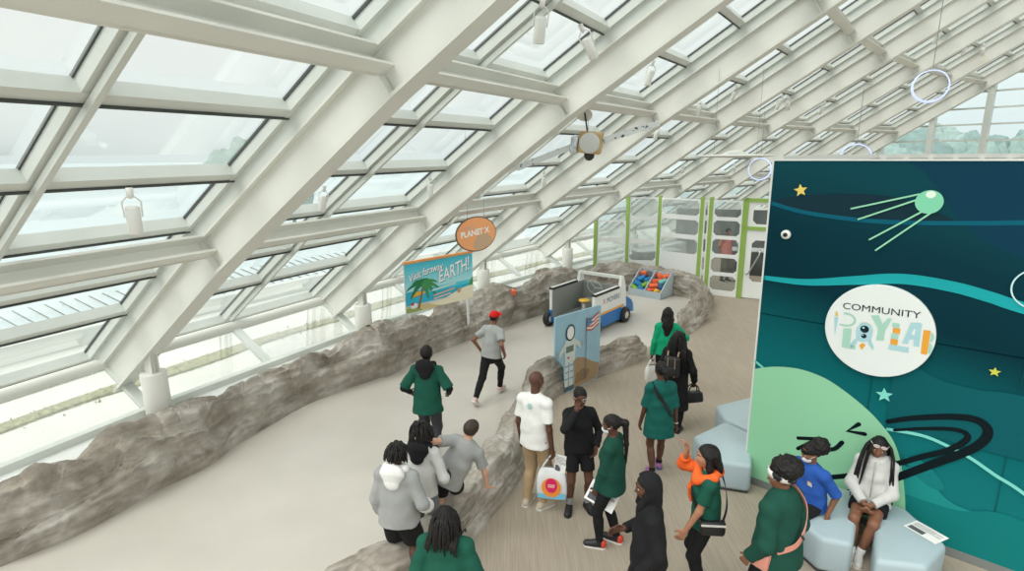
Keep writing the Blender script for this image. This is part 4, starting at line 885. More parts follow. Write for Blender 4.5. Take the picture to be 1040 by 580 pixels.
# ------------------------------------------------------------------ people: bodies and clothes as smooth implicit surfaces
def V(*a): return np.array(a, dtype=float)
def unit(v): v = np.asarray(v, float); return v / (np.linalg.norm(v) + 1e-12)
def rotm(yaw=0, pitch=0, roll=0):
    """degrees; yaw about z (left +), pitch forward/down +, roll towards the right shoulder +"""
    y, p, r = [math.radians(q) for q in (yaw, pitch, roll)]
    Rz = np.array([[math.cos(y), -math.sin(y), 0], [math.sin(y), math.cos(y), 0], [0, 0, 1]])
    Rx = np.array([[1, 0, 0], [0, math.cos(-p), -math.sin(-p)], [0, math.sin(-p), math.cos(-p)]])
    Ry = np.array([[math.cos(r), 0, math.sin(r)], [0, 1, 0], [-math.sin(r), 0, math.cos(r)]])
    return Rz @ Rx @ Ry
class SDF:
    """prims: ('cap',a,b,ra,rb) ('ell',c,R,radii) ('ecap',a,b,ra,rb,R,flat); each with blend k and cutting half-spaces"""
    def __init__(s, vox): s.vox = vox; s.p = []; s.disp = 0.0; s.dseed = 0.0; s.dfreq = 1.0; s.cuts = []
    def cap(s, a, b, ra, rb=None, k=.03, cut=()): s.p.append(('cap', V(*a), V(*b), ra, ra if rb is None else rb, k, list(cut)))
    def ell(s, c, rad, R=None, k=.03, cut=(), sub=False): s.p.append(('sub' if sub else 'ell', V(*c), np.eye(3) if R is None else R, V(*rad), None, k, list(cut)))
    def ecap(s, a, b, ra, rb, R, flat, k=.05, cut=()): s.p.append(('ecap', V(*a), V(*b), ra, rb, k, list(cut), R, flat))
    def bounds(s, q):
        if q[0] in ('ell', 'sub'): m = q[3].max(); lo, hi = q[1] - m, q[1] + m
        else: m = max(q[3], q[4]) ; lo, hi = np.minimum(q[1], q[2]) - m, np.maximum(q[1], q[2]) + m
        return lo, hi
    def mesh(s):
        v = s.vox; LO = np.min([s.bounds(q)[0] for q in s.p if q[0] != 'sub'], 0) - 3 * v; HI = np.max([s.bounds(q)[1] for q in s.p if q[0] != 'sub'], 0) + 3 * v
        n = np.ceil((HI - LO) / v).astype(int) + 1
        D = np.full(n, 0.2, dtype=np.float32)
        ax = [LO[i] + v * np.arange(n[i]) for i in range(3)]
        for q in s.p:
            k = q[5]; lo, hi = s.bounds(q); pad = k + 2.5 * v
            i0 = np.clip(np.floor((lo - pad - LO) / v).astype(int), 0, n - 1); i1 = np.clip(np.ceil((hi + pad - LO) / v).astype(int) + 1, 1, n)
            if (i1 <= i0).any(): continue
            sl = tuple(slice(a, b) for a, b in zip(i0, i1))
            X = ax[0][sl[0]][:, None, None]; Y = ax[1][sl[1]][None, :, None]; Z = ax[2][sl[2]][None, None, :]
            if q[0] == 'cap':
                a, b = q[1], q[2]; ba = b - a; L2 = ba @ ba + 1e-12
                px, py, pz = X - a[0], Y - a[1], Z - a[2]
                t = np.clip((px * ba[0] + py * ba[1] + pz * ba[2]) / L2, 0, 1)
                d = np.sqrt((px - t * ba[0]) ** 2 + (py - t * ba[1]) ** 2 + (pz - t * ba[2]) ** 2) - (q[3] + t * (q[4] - q[3]))
            elif q[0] == 'ecap':
                R, fl = q[7], q[8]; a, b = q[1], q[2]
                px, py, pz = X - a[0], Y - a[1], Z - a[2]
                lx = px * R[0, 0] + py * R[1, 0] + pz * R[2, 0]; ly = (px * R[0, 1] + py * R[1, 1] + pz * R[2, 1]) / fl; lz = px * R[0, 2] + py * R[1, 2] + pz * R[2, 2]
                ba = R.T @ (b - a); ba = V(ba[0], ba[1] / fl, ba[2]); L2 = ba @ ba + 1e-12
                t = np.clip((lx * ba[0] + ly * ba[1] + lz * ba[2]) / L2, 0, 1)
                d = (np.sqrt((lx - t * ba[0]) ** 2 + (ly - t * ba[1]) ** 2 + (lz - t * ba[2]) ** 2) - (q[3] + t * (q[4] - q[3]))) * (0.5 + 0.5 * fl)
            else:
                R, r = q[2], q[3]; px, py, pz = X - q[1][0], Y - q[1][1], Z - q[1][2]
                l = [(px * R[0, i] + py * R[1, i] + pz * R[2, i]) / r[i] for i in range(3)]
                k0 = np.sqrt(l[0] ** 2 + l[1] ** 2 + l[2] ** 2); k1 = np.sqrt((l[0] / r[0]) ** 2 + (l[1] / r[1]) ** 2 + (l[2] / r[2]) ** 2) + 1e-9
                d = k0 * (k0 - 1) / k1
            for (cp, cn) in q[6]:
                d = np.maximum(d, (X - cp[0]) * cn[0] + (Y - cp[1]) * cn[1] + (Z - cp[2]) * cn[2])
            o = D[sl]
            if q[0] == 'sub':
                h = np.maximum(k - np.abs(o + d), 0) / k; D[sl] = np.maximum(o, -d) + h * h * k * .25
            else:
                h = np.maximum(k - np.abs(o - d), 0) / k; D[sl] = np.minimum(o, d) - h * h * k * .25
        X, Y, Z = ax[0][:, None, None], ax[1][None, :, None], ax[2][None, None, :]
        if s.disp:
            f = s.dfreq; e = s.dseed
            w1 = np.sin(13 * f * X + 4 * np.sin(7 * f * Z + e) + e) * np.sin(17 * f * Z + 3 * np.sin(9 * f * Y + e)); w2 = np.sin(29 * f * Z + 3 * np.sin(11 * f * X + 2 * e) + 9 * f * Y) * np.sin(19 * f * Y + e)
            D += (s.disp * (0.7 * w1 + 0.45 * w2)).astype(np.float32)
        for (cp, cn) in s.cuts: D = np.maximum(D, (X - cp[0]) * cn[0] + (Y - cp[1]) * cn[1] + (Z - cp[2]) * cn[2])
        return nets(D, LO, v)
def nets(D, LO, v):
    """naive surface nets"""
    D = np.pad(D, 1, constant_values=0.2); LO = LO - v
    ins = D < 0; n = D.shape; c = [m - 1 for m in n]
    S = np.zeros(c, np.int8)
    for dx in (0, 1):
        for dy in (0, 1):
            for dz in (0, 1): S += ins[dx:dx + c[0], dy:dy + c[1], dz:dz + c[2]]
    act = (S > 0) & (S < 8); ix, iy, iz = np.nonzero(act); N = len(ix)
    idx = np.full(c, -1, np.int64); idx[ix, iy, iz] = np.arange(N)
    acc = np.zeros((N, 3)); cnt = np.zeros(N)
    cor = [(a, b, d) for a in (0, 1) for b in (0, 1) for d in (0, 1)]
    val = {q: D[ix + q[0], iy + q[1], iz + q[2]] for q in cor}
    for q in cor:
        for axx in range(3):
            if q[axx]: continue
            r = list(q); r[axx] = 1; r = tuple(r); a, b = val[q], val[r]; m = (a < 0) != (b < 0)
            t = np.where(m, a / np.where(m, a - b, 1), 0)
            p = np.array(q, float)[None, :].repeat(N, 0); p[:, axx] += t; acc[m] += p[m]; cnt[m] += 1
    P = (np.stack([ix, iy, iz], 1) + acc / cnt[:, None]) * v + LO
    F = []
    for axx in range(3):
        u, w = [(1, 2), (2, 0), (0, 1)][axx]
        sl0 = [slice(None)] * 3; sl1 = [slice(None)] * 3; sl0[axx] = slice(0, -1); sl1[axx] = slice(1, None)
        a, b = ins[tuple(sl0)], ins[tuple(sl1)]; e = np.stack(np.nonzero(a != b), 1)
        ok = np.ones(len(e), bool)
        for q in (u, w): ok &= (e[:, q] > 0) & (e[:, q] < n[q] - 1)
        e = e[ok]; fl = a[tuple(e.T)]
        def cell(du, dw): g = e.copy(); g[:, u] -= du; g[:, w] -= dw; return idx[tuple(g.T)]
        Q = np.stack([cell(1, 1), cell(0, 1), cell(0, 0), cell(1, 0)], 1); Q[~fl] = Q[~fl][:, ::-1]; F.append(Q)
    F = np.concatenate(F); F = F[(F >= 0).all(1)]
    return P, F
def np_obj(name, P, F, m, parent):
    me = bpy.data.meshes.new(name); me.vertices.add(len(P)); me.vertices.foreach_set('co', P.astype(np.float32).ravel())
    me.loops.add(F.size); me.loops.foreach_set('vertex_index', F.astype(np.int32).ravel())
    me.polygons.add(len(F)); me.polygons.foreach_set('loop_start', np.arange(0, F.size, 4, dtype=np.int32)); me.polygons.foreach_set('loop_total', np.full(len(F), 4, np.int32))
    me.update(calc_edges=True); me.validate(); me.materials.append(m); me.polygons.foreach_set('use_smooth', [True] * len(me.polygons))
    o = bpy.data.objects.new(name, me); COL.objects.link(o); o.parent = parent
    return o
def ik(a, t, l1, l2, pole):
    a, t = V(*a), V(*t); d = t - a; L = np.linalg.norm(d); L2 = min(L, (l1 + l2) * .995); L2 = max(L2, abs(l1 - l2) * 1.05 + .01); u = d / (L + 1e-9)
    x = (l1 * l1 - l2 * l2 + L2 * L2) / (2 * L2); y = math.sqrt(max(l1 * l1 - x * x, 0))
    p = V(*pole); p = unit(p - u * (p @ u)); return a + u * x + p * y, a + u * L2
SKIN = {'dark': (92, 62, 48), 'deep': (72, 48, 38), 'brown': (128, 88, 66), 'tan': (176, 126, 98), 'light': (206, 162, 138)}
def skin(k): return mat('skin_' + k, SKIN[k], .48, var=.05, scale=12, spec=.35)
def cloth(k, c, rough=.85): return mat('cloth_' + k, c, rough, var=.05, scale=9, bump=.12, bscale=90, spec=.2)
HAIR = mat('black_hair', (24, 21, 20), .55, var=.3, scale=40, bump=.5, bscale=60, spec=.3)

def person(label, loc, rz, h, skin_k='dark', pelvis=(0, 0, .525), lean=(0, 0), chest=(0, 0, 0), hips_yaw=0, head=(0, 0, 0),
           hands=None, feet=None, top=None, bottom=None, shoes=None, hair='short', female=False, vox=.0075, build=1.0, group='people in the gallery', seedv=0, hair_len=.3, hair_col=None, thumbs=None, curl=(.5, .5), socks=None, neck_fwd=.02, detail=True, palms=None, arm_in=.84):
    """all positions in body heights, person faces +Y, right hand on +X; returns the root and useful anchor points"""
    S = h; sk = skin(skin_k); root = empty('person', loc, math.radians(rz), label, 'person', group)
    q = lambda *a: V(*a) * S
    B = S * build; A = {}
    pel = q(*pelvis); sp_len = .30 * S
    spd = unit(V(lean[0], lean[1], 1)); neck = pel + spd * sp_len
    Rc = rotm(*chest); Rh = rotm(hips_yaw)
    # chest frame follows the spine
    def align(R):
        z = spd; x = R[:, 0] - z * (R[:, 0] @ z); x = unit(x); y = np.cross(z, x); return np.stack([x, y, z], 1)
    Rt = align(Rc); Rp = align(Rh)
    shw = (.087 if female else .097) * B ** 1; hw = .052 * B
    hands = hands or {}; feet = feet or {}; thumbs = thumbs or {}; palms = palms or {}
    SH, EL, WR, HP, KN, AN = {}, {}, {}, {}, {}, {}
    side = {'L': -1, 'R': 1}
    for s, sg_ in side.items():
        SH[s] = neck + Rt @ V(sg_ * shw, 0, -.034 * S)
        tgt, pole = hands.get(s, ((sg_ * .13, .02, .50), (sg_ * .2, -1, 0)))
        if tgt[2] < .6 and sg_ * tgt[0] > .1: tgt = (tgt[0] * arm_in, tgt[1], tgt[2]); pole = (pole[0] * .6, pole[1], pole[2])
        t_ = q(*tgt)
        EL[s], WR[s] = ik(SH[s], t_, .178 * S, .152 * S, V(*pole))
        HP[s] = pel + Rp @ V(sg_ * hw, 0, -.01 * S)
        ft = feet.get(s, ((sg_ * .06, 0, .045), sg_ * -8, 0, None)); pole = ft[3] or (sg_ * .1, 1, 0)
        KN[s], AN[s] = ik(HP[s], q(*ft[0]), .245 * S, .24 * S, V(*pole))
    hc = neck + spd * (.030 * S) + V(0, 0, .075 * S) + unit(Rt[:, 1] * V(1, 1, 0)) * neck_fwd * S
    hs_ = h * .5 + .5 * 1.6; HS = (hs_ / 1.65)       # heads vary less than bodies
    Rd = rotm(*head)
    HW = lambda *a: hc + Rd @ (V(*a) * HS)
    A.update(neck=neck, SH=SH, EL=EL, WR=WR, KN=KN, AN=AN, head=hc, Rt=Rt, Rd=Rd, pel=pel, HW=HW, S=S, root=root, HS=HS, Rp=Rp)
    # ---------------- body
    F = SDF(vox); r = lambda x: x * B / 1.0
    F.ecap(pel + Rp @ V(0, 0, -.0), pel + spd * .10 * S, r(.085), r(.068), Rp, .74, .06)
    F.ecap(pel + spd * .10 * S, pel + spd * .235 * S, r(.070), r(.084), Rt, .70, .06)
    F.cap(SH['L'], SH['R'], r(.027), r(.027), .05)
    for s in 'LR': F.cap(neck - spd * .012 * S, SH[s], .026 * S, r(.027), .04)
    F.cap(neck - spd * .02 * S, hc + Rd @ V(0, -.015, -.05) * HS, .030 * S, .030 * S, .03)
    for s in 'LR':
        F.cap(SH[s], EL[s], r(.028), r(.0215), .03); F.cap(EL[s], WR[s], r(.0225), r(.015), .02)
        F.cap(HP[s], KN[s], r(.050), r(.033), .03); F.cap(KN[s], AN[s], r(.032), r(.020), .02)
        d = unit(AN[s] - KN[s]); bk = -unit(np.cross(np.cross(d, unit(KN[s] - HP[s]) + V(0, 1e-3, 0)), d)) if np.linalg.norm(np.cross(d, unit(KN[s] - HP[s]))) > .15 else Rp @ V(0, -1, 0)
        c1 = KN[s] + (AN[s] - KN[s]) * .30 + (Rp @ V(0, -1, 0) if True else bk) * .008 * S
        F.cap(c1, c1 + d * .07 * S, r(.030), r(.024), .03)
        # hand: palm, four fingers of unequal length, thumb from the side
        f = unit(WR[s] - EL[s]); pn = None
        if s in palms: f = unit(V(*palms[s]))
        th = V(*thumbs.get(s, (0, 1, 0))); th = unit(th - f * (th @ f)); nrm_ = np.cross(f, th) * (-1 if s == 'R' else 1)
        hs = .62 * h / 1.65 + .38; w0 = WR[s]; cu = curl[0 if s == 'L' else 1]
        F.cap(w0, w0 + f * .02 * hs, .021 * hs, .024 * hs, .012)
        for o_ in (-.022, 0, .022): F.cap(w0 + f * .025 * hs + th * o_ * .75 * hs, w0 + f * .085 * hs + th * o_ * hs, .0155 * hs, .0145 * hs, .012)
        A['palm' + s] = w0 + f * .07 * hs + nrm_ * .025 * hs; A['hand_dir' + s] = f; A['palm_n' + s] = nrm_
        for i, (o_, ln) in enumerate(((.031, .078), (.0105, .088), (-.0105, .082), (-.031, .062))):
            b0 = w0 + f * (.088 - abs(i - 1.2) * .003) * hs + th * o_ * hs; a_ = 0; prev = b0
            for j, fr in enumerate((.45, .32, .23)):
                a_ += cu * (.75, .95, .7)[j]; dr = f * math.cos(a_) + nrm_ * math.sin(a_) + th * (o_ * 2.2) * (1 - cu * .6)
                nx = prev + unit(dr) * ln * fr * hs; F.cap(prev, nx, (.0105 - .001 * j) * hs, (.0098 - .001 * j) * hs, .004); prev = nx
            A['tip%d%s' % (i, s)] = prev
        t0 = w0 + f * .028 * hs + th * .024 * hs; t1 = t0 + unit(f * .62 + th * .75 + nrm_ * .25) * .042 * hs; t2 = t1 + unit(f * .9 + th * .25 + nrm_ * (.2 + .5 * cu)) * .034 * hs
        F.cap(t0, t1, .0135 * hs, .0115 * hs, .010); F.cap(t1, t2, .011 * hs, .0095 * hs, .004)
        # foot
        ft = feet.get(s, ((side[s] * .06, 0, .045), side[s] * -8, 0, None)); Rf = rotm(ft[1], ft[2])
        FW = lambda *a, R=Rf, o=AN[s]: o + R @ (V(*a) * S)
        F.cap(FW(0, -.018, -.022), FW(0, .085, -.032), .021 * S, .014 * S, .02); F.cap(AN[s], FW(0, .03, -.02), .020 * S, .018 * S, .02)
        A['FW' + s] = FW; A['Rf' + s] = Rf
    # head: skull, jaw, chin, nose, brow, cheeks, lips, ears, eye hollows
    F.ell(HW(0, -.012, .022), V(.074, .094, .088) * HS, Rd, .02); F.ell(HW(0, .022, -.030), V(.060, .066, .078) * HS, Rd, .035)
    F.ell(HW(0, .056, -.088), V(.026, .022, .020) * HS, Rd, .02)
    F.cap(HW(0, .083, .002), HW(0, .101, -.030), .008 * HS, .0125 * HS, .012); F.cap(HW(-.013, .090, -.035), HW(.013, .090, -.035), .008 * HS, .008 * HS, .008)
    F.cap(HW(-.035, .074, .020), HW(.035, .074, .020), .010 * HS, .010 * HS, .015)
    for sg_ in (-1, 1):
        F.ell(HW(sg_ * .036, .062, -.024), V(.022, .018, .02) * HS, Rd, .025)
        F.ell(HW(sg_ * .076, -.008, -.012), V(.010, .020, .032) * HS, Rd @ rotm(sg_ * 18), .008)
        F.ell(HW(sg_ * .031, .094, .003), V(.015, .014, .010) * HS, Rd, .010, sub=True)
    F.cap(HW(-.020, .083, -.056), HW(.020, .083, -.056), .0085 * HS, .0085 * HS, .006); F.cap(HW(-.016, .080, -.068), HW(.016, .080, -.068), .009 * HS, .009 * HS, .006)
    P, Fc = F.mesh(); body = np_obj('body', P, Fc, sk, root); A['body'] = body
    if detail:
        for sg_ in (-1, 1):
            mb = MB(); c = Vector(HW(sg_ * .031, .0735, .003)); fd = Vector(Rd @ V(0, 1, 0))
            Me = frame(c, Vector(Rd @ V(1, 0, 0)), Vector(Rd @ V(0, 0, 1))) @ Matrix.Rotation(0, 4, 'X')
            bm = bmesh.new(); bmesh.ops.create_uvsphere(bm, u_segments=12, v_segments=8, radius=.0125 * HS); mb.add([c + v.co for v in bm.verts], [tuple(v.index for v in f.verts) for f in bm.faces], mat('eye_white', (222, 216, 208), .3), True)
            bm.free(); mb.lathe([(.0068 * HS, -.0108 * HS), (.004 * HS, -.0132 * HS), (0, -.0136 * HS)], 12, mat('eye_dark', (30, 22, 18), .2), Me)
            mb.build('eye', None, root)
            mb = MB(); mb.tube([HW(sg_ * .016, .086, .022), HW(sg_ * .032, .084, .027), HW(sg_ * .050, .072, .022)], [.0035, .0045, .003], 6, HAIR); mb.build('eyebrow', HAIR, root)
        lipc = tuple(int(c * f_) for c, f_ in zip(SKIN[skin_k], (1.02, .78, .76)))
        mb = MB(); mb.tube([HW(-.023, .081, -.062), HW(-.008, .0915, -.061), HW(.008, .0915, -.061), HW(.023, .081, -.062)], [.003, .005, .005, .003], 6, mat('lips_' + skin_k, lipc, .45)); mb.build('lips', None, root)
    # ---------------- clothes
    up = spd
    def limb(G, a, b, ra, rb, t0, t1, k=.03, cutb=True):
        """limb sleeve a->b covering t in [t0,t1], cut square at the end"""
        a, b = V(*a), V(*b); d = unit(b - a); e = a + (b - a) * t1
        G.cap(a + (b - a) * t0, e + d * (.02 if cutb else 0), ra, ra + (rb - ra) * t1, k, [(e, d)] if cutb else [])
    if top:
        kind, m = top['kind'], top['mat']; loose = top.get('loose', .010) ; hem = top.get('hem', -.03) * S
        G = SDF(vox); G.disp = top.get('wrinkle', .0065); G.dseed = seedv + 1.7
        hemP = pel + up * hem; wb = top.get('flare', .0)
        cutH = [(hemP, -up)]
        G.ecap(hemP - up * .02, pel + up * .11 * S, r(.112) + loose + wb, r(.092) + loose, Rp, .80, .06, cutH)
        G.ecap(pel + up * .09 * S, pel + up * .238 * S, r(.088) + loose, r(.084) + loose, Rt, .74, .06, cutH)
        if female: G.ell(pel + up * .19 * S + Rt @ V(0, .052 * S, 0), V(.072, .04, .045) * S, Rt, .04)
        G.cap(SH['L'], SH['R'], r(.030) + loose * .5, r(.030) + loose * .5, .05)
        for s in 'LR': G.cap(neck - up * .012 * S, SH[s], .030 * S + loose * .3, r(.030) + loose * .5, .04)
        G.cap(neck - up * .01 * S, neck + up * .014 * S + Rt @ V(0, .004, 0) * S, .043 * S, .036 * S, .03, [(neck + up * .018 * S, up)])
        for s in 'LR':
            slv = top.get('sleeve' + s, top.get('sleeve', 'long'))
            if slv == 'short': limb(G, SH[s], EL[s], r(.033) + loose * .6, r(.032) + loose * 1.2, 0, .70, .03)
            elif slv == 'elbow': limb(G, SH[s], EL[s], r(.033) + loose * .6, r(.031) + loose * 1.2, 0, .96, .03)
            else:
                limb(G, SH[s], EL[s], r(.032) + loose * .6, r(.027) + loose * .7, 0, 1, .03, False); t1 = {'long': .97, 'pushed': .55, 'q': .75}[slv]
                limb(G, EL[s], WR[s], r(.027) + loose * .7, r(.020) + loose * .7, 0, t1, .025)
        if top.get('hood') == 'down':
            G.cap(neck + Rt @ V(-.05, -.035, .012) * S, neck + Rt @ V(.05, -.035, .012) * S, .030 * S, .030 * S, .03); G.cap(neck + Rt @ V(-.052, .0, .02) * S, neck + Rt @ V(-.03, .045, .0) * S, .020 * S, .018 * S, .02); G.cap(neck + Rt @ V(.052, .0, .02) * S, neck + Rt @ V(.03, .045, .0) * S, .020 * S, .018 * S, .02)
            if not top.get('hood_mat'): G.cap(neck + Rt @ V(0, -.055, .0) * S, neck + Rt @ V(0, -.062, -.055) * S, .040 * S, .030 * S, .03)
        P, Fc = G.mesh(); A['top'] = np_obj(kind, P, Fc, m, root)
        if top.get('hood') == 'down' and top.get('hood_mat'):
            G = SDF(vox); G.disp = .003; G.dseed = seedv
            for sg_ in (-1, 1):
                G.cap(neck + Rt @ V(0, -.05, .026) * S, neck + Rt @ V(sg_ * .058, -.01, .022) * S, .034 * S, .028 * S, .03); G.cap(neck + Rt @ V(sg_ * .058, -.01, .022) * S, neck + Rt @ V(sg_ * .035, .05, .0) * S, .026 * S, .02 * S, .03)
            G.ecap(neck + Rt @ V(0, -.062, .0) * S, neck + Rt @ V(0, -.070, -.045) * S, .082 * S, .050 * S, Rt, .5, .03)
            P, Fc = G.mesh(); np_obj('hood', P, Fc, top['hood_mat'], root)
        if top.get('cuff_mat'):
            for s in top.get('cuffs', 'LR'):
                G = SDF(vox); limb(G, EL[s], WR[s], r(.030) + loose, r(.024) + loose, top.get('cuff_t', (.30, .66))[0], top.get('cuff_t', (.3, .66))[1]); P, Fc = G.mesh(); np_obj('cuff', P, Fc, top['cuff_mat'], root)
        if top.get('under_mat'):     # long sleeves of an under layer
            for s in 'LR':
                G = SDF(vox); limb(G, SH[s], EL[s], r(.031), r(.028), .3, 1, .02, False); limb(G, EL[s], WR[s], r(.029), r(.022), 0, top.get('under_t', .98)); P, Fc = G.mesh(); np_obj('sleeve', P, Fc, top['under_mat'], root)
    if bottom:
        kind, m = bottom['kind'], bottom['mat']; lo = bottom.get('loose', .008)
        G = SDF(vox); G.disp = bottom.get('wrinkle', .0035); G.dseed = seedv + .4
        G.ecap(pel + Rp @ V(0, -.004, -.012) * S, pel + up * .06 * S, r(.083) + lo, r(.073) + lo, Rp, .74, .05, [(pel + up * .075 * S, up)])
        for s in 'LR':
            if kind == 'shorts':
                t1 = bottom.get('len', .8); limb(G, HP[s], KN[s], r(.056) + lo, r(.044) + lo * 1.6, 0, t1, .03)
            elif kind == 'skirt': pass
            else:
                limb(G, HP[s], KN[s], r(.054) + lo, r(.036) + lo, 0, 1, .03, False); limb(G, KN[s], AN[s], r(.036) + lo, r(.024) + lo, 0, bottom.get('len', .97), .03)
                d = unit(AN[s] - KN[s]); c1 = KN[s] + (AN[s] - KN[s]) * .3 + Rp @ V(0, -.008, 0) * S; G.cap(c1, c1 + d * .06 * S, r(.031) + lo, r(.026) + lo, .03)
        P, Fc = G.mesh(); np_obj(kind, P, Fc, m, root)
    if socks:
        for s in 'LR':
            G = SDF(vox); limb(G, AN[s] + (KN[s] - AN[s]) * socks[1], AN[s], r(.0275), r(.024), 0, 1.05); P, Fc = G.mesh(); np_obj('sock', P, Fc, socks[0], root)
    if shoes:
        for s in 'LR':
            FW, Rf = A['FW' + s], A['Rf' + s]; G = SDF(vox); bt = FW(0, 0, -.037); cut = [(bt, -(Rf @ V(0, 0, 1)))]
            G.cap(FW(0, -.020, -.022), FW(0, .088, -.026), .026 * S, .0215 * S, .03, cut); G.cap(FW(0, .04, -.02), FW(.004 * side[s], .092, -.027), .026 * S, .0225 * S, .02, cut)
            G.cap(FW(0, -.002, .006), FW(0, .035, -.012), .0245 * S, .021 * S, .02, cut + [(FW(0, 0, .020), Rf @ V(0, -.2, 1))])
            P, Fc = G.mesh(); so_ = np_obj('shoe', P, Fc, shoes['mat'], root)
            mb = MB(); pr_ = []
            for yy, ww in ((-.047, .0), (-.044, .016), (-.03, .026), (.0, .0265), (.04, .0275), (.08, .030), (.10, .024), (.113, .010), (.116, 0)): pr_.append((ww, yy))
            out = [(w_, y_) for w_, y_ in pr_] + [(-w_, y_) for w_, y_ in pr_[::-1][1:-1]]
            Mf = frame(Vector(FW(0, 0, -.046)), Vector(Rf @ V(1, 0, 0)), Vector(Rf @ V(0, 1, 0)))
            mb.prism([(x * S, y * S) for x, y in out], -.0, .012 * S, shoes.get('sole', mat('sole_white', (222, 220, 214), .6)), Mf); mb.build('sole', None, so_)
            if shoes.get('trim'):
                G = SDF(vox * .9); G.cap(FW(0, .088, -.026), FW(0, .092, -.026), .0235 * S, .022 * S, .02, cut + [(FW(0, .062, 0), -(Rf @ V(0, 1, 0)))]); P, Fc = G.mesh(); np_obj('toe_cap', P, Fc, shoes['trim'], so_)
                G = SDF(vox * .9); G.cap(FW(0, -.022, -.02), FW(0, -.024, -.005), .027 * S, .024 * S, .02, cut + [(FW(0, -.012, 0), Rf @ V(0, 1, 0))]); P, Fc = G.mesh(); np_obj('heel_cap', P, Fc, shoes['trim'], so_)
    # ---------------- hair
    hm = hair_col or HAIR; R_ = random.Random(seedv + 11)
    def fin(P, Fc, mb=None, name='hair'):
        if mb is None: return np_obj(name, P, Fc, hm, root)
        m2 = MB(); m2.v = [tuple(p) for p in P]; m2.f = [list(f) for f in Fc]; m2.m = [0] * len(Fc); m2.sm = [True] * len(Fc); m2.mats = [hm]
        m2.add(mb.v, mb.f, hm, True); return m2.build(name, hm, root)
    def capf(th=.008, front=.035, low=-.035, vox_=vox, disp=0):
        G = SDF(vox_); n_ = Rd @ unit(V(0, .80, -.60)); n2 = Rd @ V(0, 0, -1)
        G.ell(HW(0, -.012, .024), V(.074 + th, .094 + th, .088 + th) * HS, Rd, .02, [(HW(0, front + .03, .045), n_), (HW(0, 0, low - .03), n2)])
        G.disp = disp; G.dfreq = 5; G.dseed = seedv; return G
    down = V(0, 0, -1)
    def strands(n_, length, rad, zmin=-.2, flare=1.0, front=False, spread=.5, wob=.012, az=None):
        mb = MB()
        for k in range(n_):
            for _ in range(30):
                a = R_.uniform(0, 2 * PI); z = R_.uniform(zmin, .95)
                if az is not None: a = R_.uniform(*az)
                d0 = V(math.cos(a) * math.sqrt(1 - z * z), math.sin(a) * math.sqrt(1 - z * z), z)
                if front or d0[1] < .12 + .6 * max(0, z - .45): break
            sx = 1 if d0[0] >= 0 else -1
            p0 = HW(d0[0] * .078, -.012 + d0[1] * .098, .024 + d0[2] * .092); o = Rd @ d0; pts = [p0]; v_ = unit(o * flare + V(0, 0, .15)); p = p0.copy(); L = length * R_.uniform(.8, 1.1); st = L / 7; j = V(R_.uniform(-1, 1), R_.uniform(-1, 1), 0) * wob
            for i in range(7):
                v_ = unit(v_ * (1 - spread) + (down + V(o[0], o[1], 0) * .22 * flare) * spread); p = p + v_ * st + j * (st * 6) * .3
                # stay outside the head and neck
                e = Rd.T @ (p - HW(0, -.012, .022)) / HS; kk = math.sqrt((e[0] / .084) ** 2 + (e[1] / .104) ** 2 + (e[2] / .098) ** 2)
                if kk < 1: p = HW(0, -.012, .022) + Rd @ (e / kk) * HS
                # and outside the shoulders
                tz = (p - neck); lx = Rt.T @ tz
                if lx[2] < .03 * S and abs(lx[0]) < .12 * S and abs(lx[1]) < .075 * S:
                    p = neck + Rt @ V(lx[0], math.copysign(.078 * S, lx[1] if abs(lx[1]) > .01 else -1), lx[2])
                e = Rd.T @ (p - HW(0, -.012, .022)) / HS
                if e[1] > -.01 and e[2] < .055 and abs(e[0]) < .082: p = p + Rd @ V(sx * (.084 - abs(e[0])), 0, 0) * HS * .8
                pts.append(p.copy())
            mb.tube(pts, [rad * (1 if i < 6 else .6) for i in range(len(pts))], 6, hm)
        return mb
    if hair == 'short': fin(*capf(.007, .03, -.03, disp=.0025).mesh())
    elif hair == 'flat': fin(*capf(.014, .03, -.03, disp=.004).mesh())
    elif hair == 'bald': pass
    elif hair == 'afro':
        G = capf(.022, .02, -.045, disp=.007); fin(*G.mesh())
    elif hair == 'puff':
        G = capf(.012, .02, -.04, disp=.004); G.ell(HW(.0, -.07, .09), V(.135, .115, .095) * HS, Rd, .03); G.ell(HW(.0, -.02, .10), V(.11, .09, .075) * HS, Rd, .03); G.disp = .009; fin(*G.mesh())
    elif hair == 'backpuff':
        G = capf(.008, .0, -.04, disp=.003); G.ell(HW(.0, -.125, .045), V(.105, .10, .105) * HS, Rd, .03); G.disp = .010; fin(*G.mesh())
    elif hair == 'dreads':
        fin(*capf(.010, .03, -.03).mesh(), strands(95, hair_len, .0105, -.15, .7, spread=.42, wob=.02))
    elif hair == 'longdreads':
        fin(*capf(.010, .03, -.05).mesh(), strands(110, hair_len, .0105, -.5, .5, spread=.55, wob=.012))
    elif hair == 'braids':
        fin(*capf(.008, .04, -.05).mesh(), strands(90, hair_len, .0085, -.3, .35, spread=.65, wob=.006))
    elif hair == 'ponytail':
        G = capf(.007, .035, -.045, disp=.002); b = HW(0, -.112, .04); e1 = b + Rd @ V(0, -.045, -.03); e2 = e1 + V(0, 0, -hair_len * .5) + Rt @ V(0, -.02, 0); e3 = e2 + V(0, 0, -hair_len * .5)
        G.cap(HW(0, -.09, .045), e1, .028, .034, .03); G.cap(e1, e2, .034, .026, .03); G.cap(e2, e3, .026, .010, .02); G.disp = .003; fin(*G.mesh())
    elif hair == 'bun':
        G = capf(.007, .035, -.045, disp=.002); G.ell(HW(0, -.115, .02), V(.04, .035, .04), Rd, .02); fin(*G.mesh())
    elif hair == 'bob' or hair == 'long':
